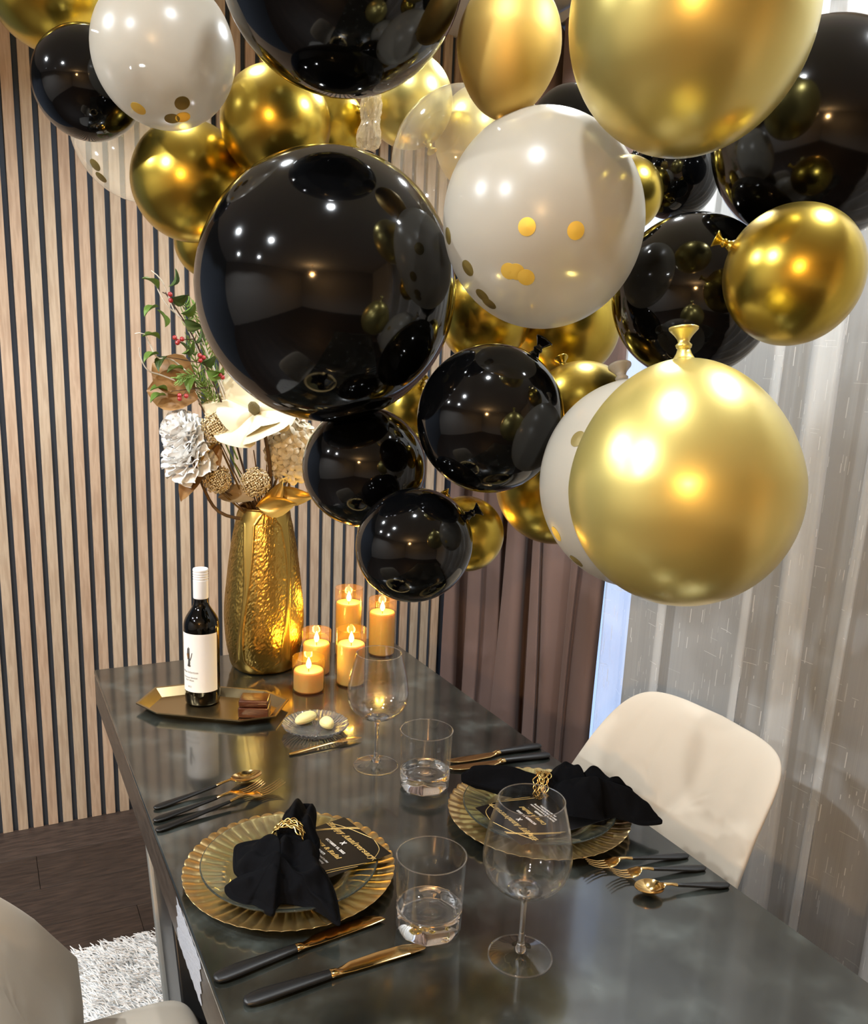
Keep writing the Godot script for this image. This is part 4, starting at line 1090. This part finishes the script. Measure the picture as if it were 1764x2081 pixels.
func place_settings() -> void:
	var charger := ribbed_charger().mesh()
	var brass := mat(Color(0.88, 0.76, 0.54), 0.33, 1.0, {"heightmap_enabled": true, "heightmap_scale": 0.02, "heightmap_texture": noise(0.05, 51, [], [], 256), "uv1_triplanar": true, "uv1_scale": Vector3.ONE * 9.0})
	var disc := Geo.new().lathe(PackedVector2Array([Vector2(0, 0.0056), Vector2(0.074, 0.0056), Vector2(0.082, 0.0075), Vector2(0.088, 0.0125), Vector2(0.094, 0.0150), Vector2(0.110, 0.0195), Vector2(0.1255, 0.0255), Vector2(0.1275, 0.0270), Vector2(0.1265, 0.0285), Vector2(0.1245, 0.0280), Vector2(0.109, 0.0222), Vector2(0.093, 0.0182), Vector2(0.086, 0.0158), Vector2(0.080, 0.0100), Vector2(0.073, 0.0085), Vector2(0, 0.0085)]), 96).mesh()
	var green_glass := mat(Color(0.93, 0.98, 0.93, 0.02), 0.0, 0.0, {"refraction_enabled": true, "refraction_scale": 0.05})
	var info := [["left", P(0.361, TOP, -1.087)], ["right", P(0.790, TOP, -1.080)]]
	for q in info:
		var who: String = "in front of the left chair" if q[0] == "left" else "in front of the right chair"
		var o := thing("charger_plate", "fluted gold charger plate with a scalloped rim " + who, "plate", q[1], 0.0, "gold charger plates")
		part("fluted_plate", charger, brass, o)
		var p := thing("glass_plate", "clear glass plate lying on the gold charger " + who, "plate", q[1], 0.0, "glass plates on the chargers")
		part("glass_disc", disc, green_glass, p)
	menu_card("black menu card with gold script beside the left napkin", P(0.398, TOP + 0.0315, -1.078), -PI / 2 + 0.2, 0.0)
	menu_card("black menu card under the right napkin, seen through the wine glass", P(0.772, TOP + 0.0315, -1.045), PI / 2 + 0.06, 0.0)
	# left napkin
	var base := TOP + 0.024
	var fan := [P(0.350, 0.790, -1.104), P(0.344, 0.800, -1.112), P(0.320, 0.795, -1.126), P(0.296, 0.785, -1.140), P(0.286, 0.780, -1.120), P(0.278, 0.780, -1.086), P(0.280, 0.780, -1.064), P(0.263, 0.780, -1.057), P(0.256, 0.778, -1.050), P(0.259, 0.775, -1.026), P(0.272, 0.775, -1.008), P(0.284, 0.775, -1.003), P(0.297, 0.780, -0.968), P(0.317, 0.777, -0.990), P(0.347, 0.775, -0.968), P(0.361, 0.775, -0.942), P(0.367, 0.776, -0.922), P(0.374, 0.776, -0.920), P(0.386, 0.778, -0.961), P(0.389, 0.785, -0.986), P(0.391, 0.787, -1.024), P(0.387, 0.790, -1.040), P(0.399, 0.790, -1.067), P(0.396, 0.795, -1.079), P(0.381, 0.800, -1.087), P(0.362, 0.805, -1.100)]
	var lr := [[Vector2(0.355, -1.095), Vector2(0.300, -0.995), 0.011, 0.012], [Vector2(0.385, -1.075), Vector2(0.372, -1.000), 0.009, 0.010], [Vector2(0.372, -1.000), Vector2(0.310, -0.985), 0.006, 0.009], [Vector2(0.335, -1.105), Vector2(0.285, -1.075), 0.010, 0.012], [Vector2(0.290, -1.060), Vector2(0.330, -1.020), -0.007, 0.008], [Vector2(0.300, -1.10), Vector2(0.345, -1.04), -0.008, 0.009], [Vector2(0.362, -1.085), Vector2(0.350, -1.02), -0.006, 0.010], [Vector2(0.385, -0.99), Vector2(0.372, -0.93), 0.006, 0.008], [Vector2(0.28, -1.03), Vector2(0.262, -1.045), 0.008, 0.008], [Vector2(0.345, -0.985), Vector2(0.37, -0.96), -0.005, 0.008]]
	var nl := thing("napkin", "black cloth napkin fanned out on the left plate through a gold ring", "napkin", Vector3.ZERO, 0.0, "black napkins")
	part("draped_fan", cloth(fan, P(0.334, 0.812, -1.045), base, lr, 0.004, 3), M.black_cloth, nl)
	var lobe := [P(0.352, 0.795, -1.115), P(0.355, 0.800, -1.133), P(0.361, 0.800, -1.140), P(0.381, 0.800, -1.175), P(0.397, 0.800, -1.189), P(0.414, 0.800, -1.192), P(0.429, 0.800, -1.183), P(0.429, 0.795, -1.164), P(0.414, 0.790, -1.126), P(0.410, 0.788, -1.096), P(0.400, 0.787, -1.080), P(0.390, 0.790, -1.085), P(0.375, 0.800, -1.090)]
	part("gathered_end", cloth(lobe, P(0.392, 0.822, -1.140), base, [[Vector2(0.372, -1.12), Vector2(0.405, -1.185), 0.010, 0.007], [Vector2(0.385, -1.12), Vector2(0.42, -1.18), -0.012, 0.006], [Vector2(0.395, -1.11), Vector2(0.422, -1.16), 0.009, 0.008], [Vector2(0.375, -1.13), Vector2(0.385, -1.165), -0.005, 0.005]], 0.003, 8), M.black_cloth, nl)
	var rl := thing("napkin_ring", "woven gold wire ring around the left napkin", "ring", P(0.366, 0.797, -1.110), 0.0, "gold napkin rings")
	var rb := facing(P(0.52, 0.02, -0.85))
	var strands := wire_ring(0.0235, 0.0115, 9)
	for s in strands:
		part("wire", s, M.gold, rl, turned(rb))
	# right napkin
	var nr := thing("napkin", "black cloth napkin bunched on the right plate, its tip pointing at the chair", "napkin", Vector3.ZERO, 0.0, "black napkins")
	var tail := [P(0.702, 0.795, -1.192), P(0.713, 0.800, -1.193), P(0.735, 0.805, -1.188), P(0.766, 0.810, -1.164), P(0.790, 0.810, -1.140), P(0.805, 0.810, -1.117), P(0.812, 0.803, -1.105), P(0.791, 0.795, -1.090), P(0.770, 0.790, -1.106), P(0.742, 0.788, -1.132), P(0.721, 0.785, -1.166), P(0.703, 0.785, -1.186)]
	part("gathered_end", cloth(tail, P(0.762, 0.815, -1.138), base, [[Vector2(0.72, -1.185), Vector2(0.80, -1.105), 0.008, 0.008], [Vector2(0.72, -1.170), Vector2(0.79, -1.10), -0.006, 0.006]], 0.003, 12), M.black_cloth, nr)
	var rf := [P(0.806, 0.800, -1.098), P(0.822, 0.812, -1.103), P(0.836, 0.820, -1.108), P(0.851, 0.825, -1.108), P(0.860, 0.825, -1.101), P(0.865, 0.820, -1.088), P(0.866, 0.820, -1.072), P(0.883, 0.825, -1.072), P(0.895, 0.825, -1.065), P(0.903, 0.820, -1.045), P(0.911, 0.815, -1.028), P(0.927, 0.810, -1.021), P(0.936, 0.802, -1.020), P(0.930, 0.798, -1.014), P(0.922, 0.795, -1.013), P(0.932, 0.790, -1.004), P(0.937, 0.785, -0.990), P(0.938, 0.782, -0.969), P(0.944, 0.780, -0.954), P(0.938, 0.777, -0.950), P(0.919, 0.776, -0.954), P(0.903, 0.776, -0.963), P(0.892, 0.777, -0.982), P(0.869, 0.778, -0.994), P(0.850, 0.778, -0.985), P(0.822, 0.778, -1.005), P(0.806, 0.782, -1.022), P(0.806, 0.790, -1.050), P(0.806, 0.795, -1.085)]
	part("draped_fan", cloth(rf, P(0.866, 0.832, -1.035), base, [[Vector2(0.82, -1.095), Vector2(0.855, -1.105), 0.010, 0.010], [Vector2(0.83, -1.08), Vector2(0.885, -1.035), -0.010, 0.008], [Vector2(0.865, -1.075), Vector2(0.90, -1.06), 0.008, 0.008], [Vector2(0.85, -1.03), Vector2(0.92, -0.97), 0.010, 0.012], [Vector2(0.86, -1.0), Vector2(0.90, -0.975), -0.008, 0.008], [Vector2(0.90, -1.03), Vector2(0.93, -1.01), 0.007, 0.006], [Vector2(0.82, -1.06), Vector2(0.84, -1.0), 0.008, 0.010]], 0.006, 21), M.black_cloth, nr)
	var rr := thing("napkin_ring", "woven gold wire ring around the right napkin", "ring", P(0.805, 0.799, -1.095), 0.0, "gold napkin rings")
	var rb2 := facing(P(0.72, 0.02, 0.65))
	for s in strands:
		part("wire", s, M.gold, rr, turned(rb2))
	# cutlery: the left place
	var lf := "black handled gold cutlery of the left place"
	cutlery("spoon", "gold spoon with a black handle, farthest of the three left of the near charger", 0.216, -1.352, 0.22, 0.197, lf)
	cutlery("fork", "small gold fork with a black handle between the spoon and the larger fork", 0.208, -1.312, 0.20, 0.194, lf)
	cutlery("fork", "larger gold fork with a black handle next to the left charger", 0.206, -1.280, 0.26, 0.232, lf)
	cutlery("knife", "gold knife with a black handle closer to the left charger", 0.208, -0.910, -0.12 + 0.24, 0.236, lf)
	cutlery("knife", "gold knife with a black handle nearest to the table's front edge", 0.230, -0.858, 0.02, 0.236, lf)
	# the right place
	var rg := "black handled gold cutlery of the right place"
	cutlery("knife", "gold knife with a black handle, farther of the two beyond the right charger", 0.950, -1.309, PI - 0.04, 0.205, rg)
	cutlery("knife", "gold knife with a black handle, closer of the two beyond the right charger", 0.943, -1.268, PI - 0.11, 0.212, rg)
	cutlery("fork", "gold fork with a black handle next to the right charger", 0.942, -0.888, PI - 0.20, 0.176, rg)
	cutlery("fork", "gold fork with a black handle between the other fork and the spoon at the right", 0.942, -0.851, PI - 0.24, 0.158, rg)
	cutlery("spoon", "gold spoon with a black handle, nearest of the three at the right table edge", 0.942, -0.803, PI - 0.27, 0.150, rg)


# ---------------------------------------------------------------- glasses
func glasses() -> void:
	var ring := func(r: float, y: float, w: float) -> ArrayMesh:
		var ps := PackedVector3Array()
		for k in 96:
			ps.append(P(r * cos(k * TAU / 96.0), y, r * sin(k * TAU / 96.0)))
		return Geo.new().loop(ps, w, 8).mesh()
	var cup := smooth_line([P(0.0, 0.0925, 0), P(0.016, 0.0945, 0), P(0.034, 0.102, 0), P(0.0495, 0.118, 0), P(0.0555, 0.138, 0), P(0.0545, 0.160, 0), P(0.0495, 0.188, 0), P(0.0410, 0.2205, 0)], 48)
	var thin := PackedVector2Array()
	for q in cup:
		thin.append(Vector2(q.x, q.y))
	for k in range(cup.size() - 1, -1, -1):   # the inner face of the bowl
		thin.append(Vector2(maxf(0.0, cup[k].x - 0.0012), cup[k].y + (0.0 if cup[k].x > 0.040 else 0.0014)))
	var bowl := Geo.new().lathe(thin, 96).mesh()
	var base := Geo.new().lathe(PackedVector2Array([Vector2(0.0405, 0.0014), Vector2(0.028, 0.0034), Vector2(0.016, 0.0062), Vector2(0.0085, 0.0100)]), 96).mesh()
	var base_rim: ArrayMesh = ring.call(0.0408, 0.0010, 0.0010)
	var lip: ArrayMesh = ring.call(0.0410, 0.2205, 0.00062)
	var stem := Geo.new().lathe(PackedVector2Array([Vector2(0, 0.0040), Vector2(0.0088, 0.0092), Vector2(0.0062, 0.0125), Vector2(0.0040, 0.022), Vector2(0.0034, 0.042), Vector2(0.0034, 0.070), Vector2(0.0042, 0.084), Vector2(0.0075, 0.0905), Vector2(0.015, 0.0940), Vector2(0.0225, 0.0965), Vector2(0.012, 0.0966), Vector2(0.004, 0.0985), Vector2(0, 0.0990)]), 40).mesh()
	for q in [["far wine glass standing between the candles and the far tumbler", P(0.617, TOP, -1.362)], ["near wine glass with a big round bowl in front of the right plate", P(0.573, TOP, -0.799)]]:
		var o := thing("wine_glass", q[0], "wine glass", q[1], 0.0, "wine glasses")
		part("bowl", bowl, M.glass, o)
		part("lip", lip, M.thick_glass, o)
		part("stem", stem, M.thick_glass, o)
		part("foot", base, M.glass, o)
		part("foot_rim", base_rim, M.thick_glass, o)
	var tlip: ArrayMesh = ring.call(0.0461, 0.1086, 0.0008)
	var wall := Geo.new().lathe(PackedVector2Array([Vector2(0.0440, 0.0335), Vector2(0.0446, 0.050), Vector2(0.0452, 0.080), Vector2(0.0461, 0.1086), Vector2(0.0449, 0.1086), Vector2(0.0438, 0.080), Vector2(0.0430, 0.050), Vector2(0.0424, 0.0345)]), 96).mesh()
	var p2 := PackedVector2Array([Vector2(0, 0.0004), Vector2(0.036, 0.0), Vector2(0.0425, 0.0022), Vector2(0.0436, 0.007), Vector2(0.0440, 0.020), Vector2(0.0442, 0.0338), Vector2(0.0415, 0.0338), Vector2(0.036, 0.0285), Vector2(0.024, 0.0262), Vector2(0.013, 0.0283), Vector2(0.006, 0.0302), Vector2(0, 0.0303)])
	var n := p2.size() - 1
	var foot := Geo.new().grid(108, n, func(a: float, b: float) -> Vector3:
		var q := p2[roundi(b * n)]
		var s := fposmod(a * 9.0, 1.0) - 0.5
		var facet := lerpf(1.0, cos(PI / 9.0) / cos(s * TAU / 9.0), smoothstep(0.024, 0.010, q.y) * smoothstep(0.006, 0.03, q.x) * 0.7)
		return P(q.x * facet * cos(a * TAU), q.y, q.x * facet * sin(a * TAU)), true).mesh()
	for q in [["far thick bottomed tumbler beside the far wine glass", P(0.664, TOP, -1.254)], ["near thick bottomed tumbler beside the left charger plate", P(0.491, TOP, -0.898)]]:
		var o := thing("tumbler", q[0], "glass", q[1], 0.0, "thick bottomed tumblers")
		part("wall", wall, M.glass, o)
		part("lip", tlip, M.thick_glass, o)
		part("thick_base", foot, M.thick_glass, o)


# ---------------------------------------------------------------- butter dish and knife
func small_things() -> void:
	var o := thing("butter_dish", "small pressed glass dish holding two pieces of butter", "dish", P(0.565, TOP, -1.547))
	var rows := [[0.0, 0.004], [0.040, 0.005], [0.052, 0.010], [0.0655, 0.0185], [0.0665, 0.0172], [0.054, 0.0065], [0.040, 0.0], [0.0, 0.0]]
	var all := []
	for k in rows.size() - 1:
		for s in 5:
			all.append([lerpf(rows[k][0], rows[k + 1][0], s / 5.0), lerpf(rows[k][1], rows[k + 1][1], s / 5.0)])
	all.append(rows[-1])
	var n := all.size() - 1
	part("pressed_glass", Geo.new().grid(288, n, func(a: float, b: float) -> Vector3:
		var q: Array = all[roundi(b * n)]
		var w := smoothstep(0.006, 0.05, q[0]) * (1.0 if b > 0.45 else 0.25)
		return P(q[0] * cos(a * TAU) * (1.0 + 0.010 * sin(a * TAU * 17.0) * smoothstep(0.05, 0.065, q[0])), q[1] + w * (0.0011 * sin(a * TAU * 48.0) + 0.0005 * sin(a * TAU * 31.0 + q[0] * 300.0)), q[0] * sin(a * TAU)), true), mat(Color(0.97, 0.98, 1.0, 0.05), 0.0, 0.0, {"refraction_enabled": true, "refraction_scale": 0.05}), o)
	var butter := mat(Color(0.93, 0.88, 0.62), 0.45, 0.0, {"subsurf_scatter_enabled": true, "subsurf_scatter_strength": 0.3, "heightmap_enabled": true, "heightmap_scale": 0.10, "heightmap_texture": noise(0.02, 61, [], [], 128), "uv1_triplanar": true, "uv1_scale": P(4, 40, 40)})
	for q in [["longer pale yellow butter quenelle at the left of the glass dish", P(0.556, TOP + 0.006, -1.580), 0.45, P(0.0275, 0.0115, 0.0125)], ["shorter pale yellow butter quenelle at the right of the glass dish", P(0.586, TOP + 0.0065, -1.538), -1.25, P(0.0165, 0.0125, 0.0125)]]:
		var b := thing("butter", q[0], "butter", q[1], q[2], "butter quenelles in the glass dish")
		var s: Vector3 = q[3]
		part("quenelle", Geo.new().grid(36, 26, func(a: float, c: float) -> Vector3:
			var t: float = c * PI
			var pinch := pow(sin(t), 0.8)
			var ang: float = a * TAU
			var edge := 1.0 + 0.07 * cos(ang * 3.0)
			return P(-cos(t) * s.x, s.y * 0.9 + pinch * edge * sin(ang) * s.y, pinch * edge * cos(ang) * s.z), true), butter, b)
	cutlery("butter_knife", "small all gold butter knife lying in front of the butter dish", 0.482, -1.460, 0.11, 0.153, "")
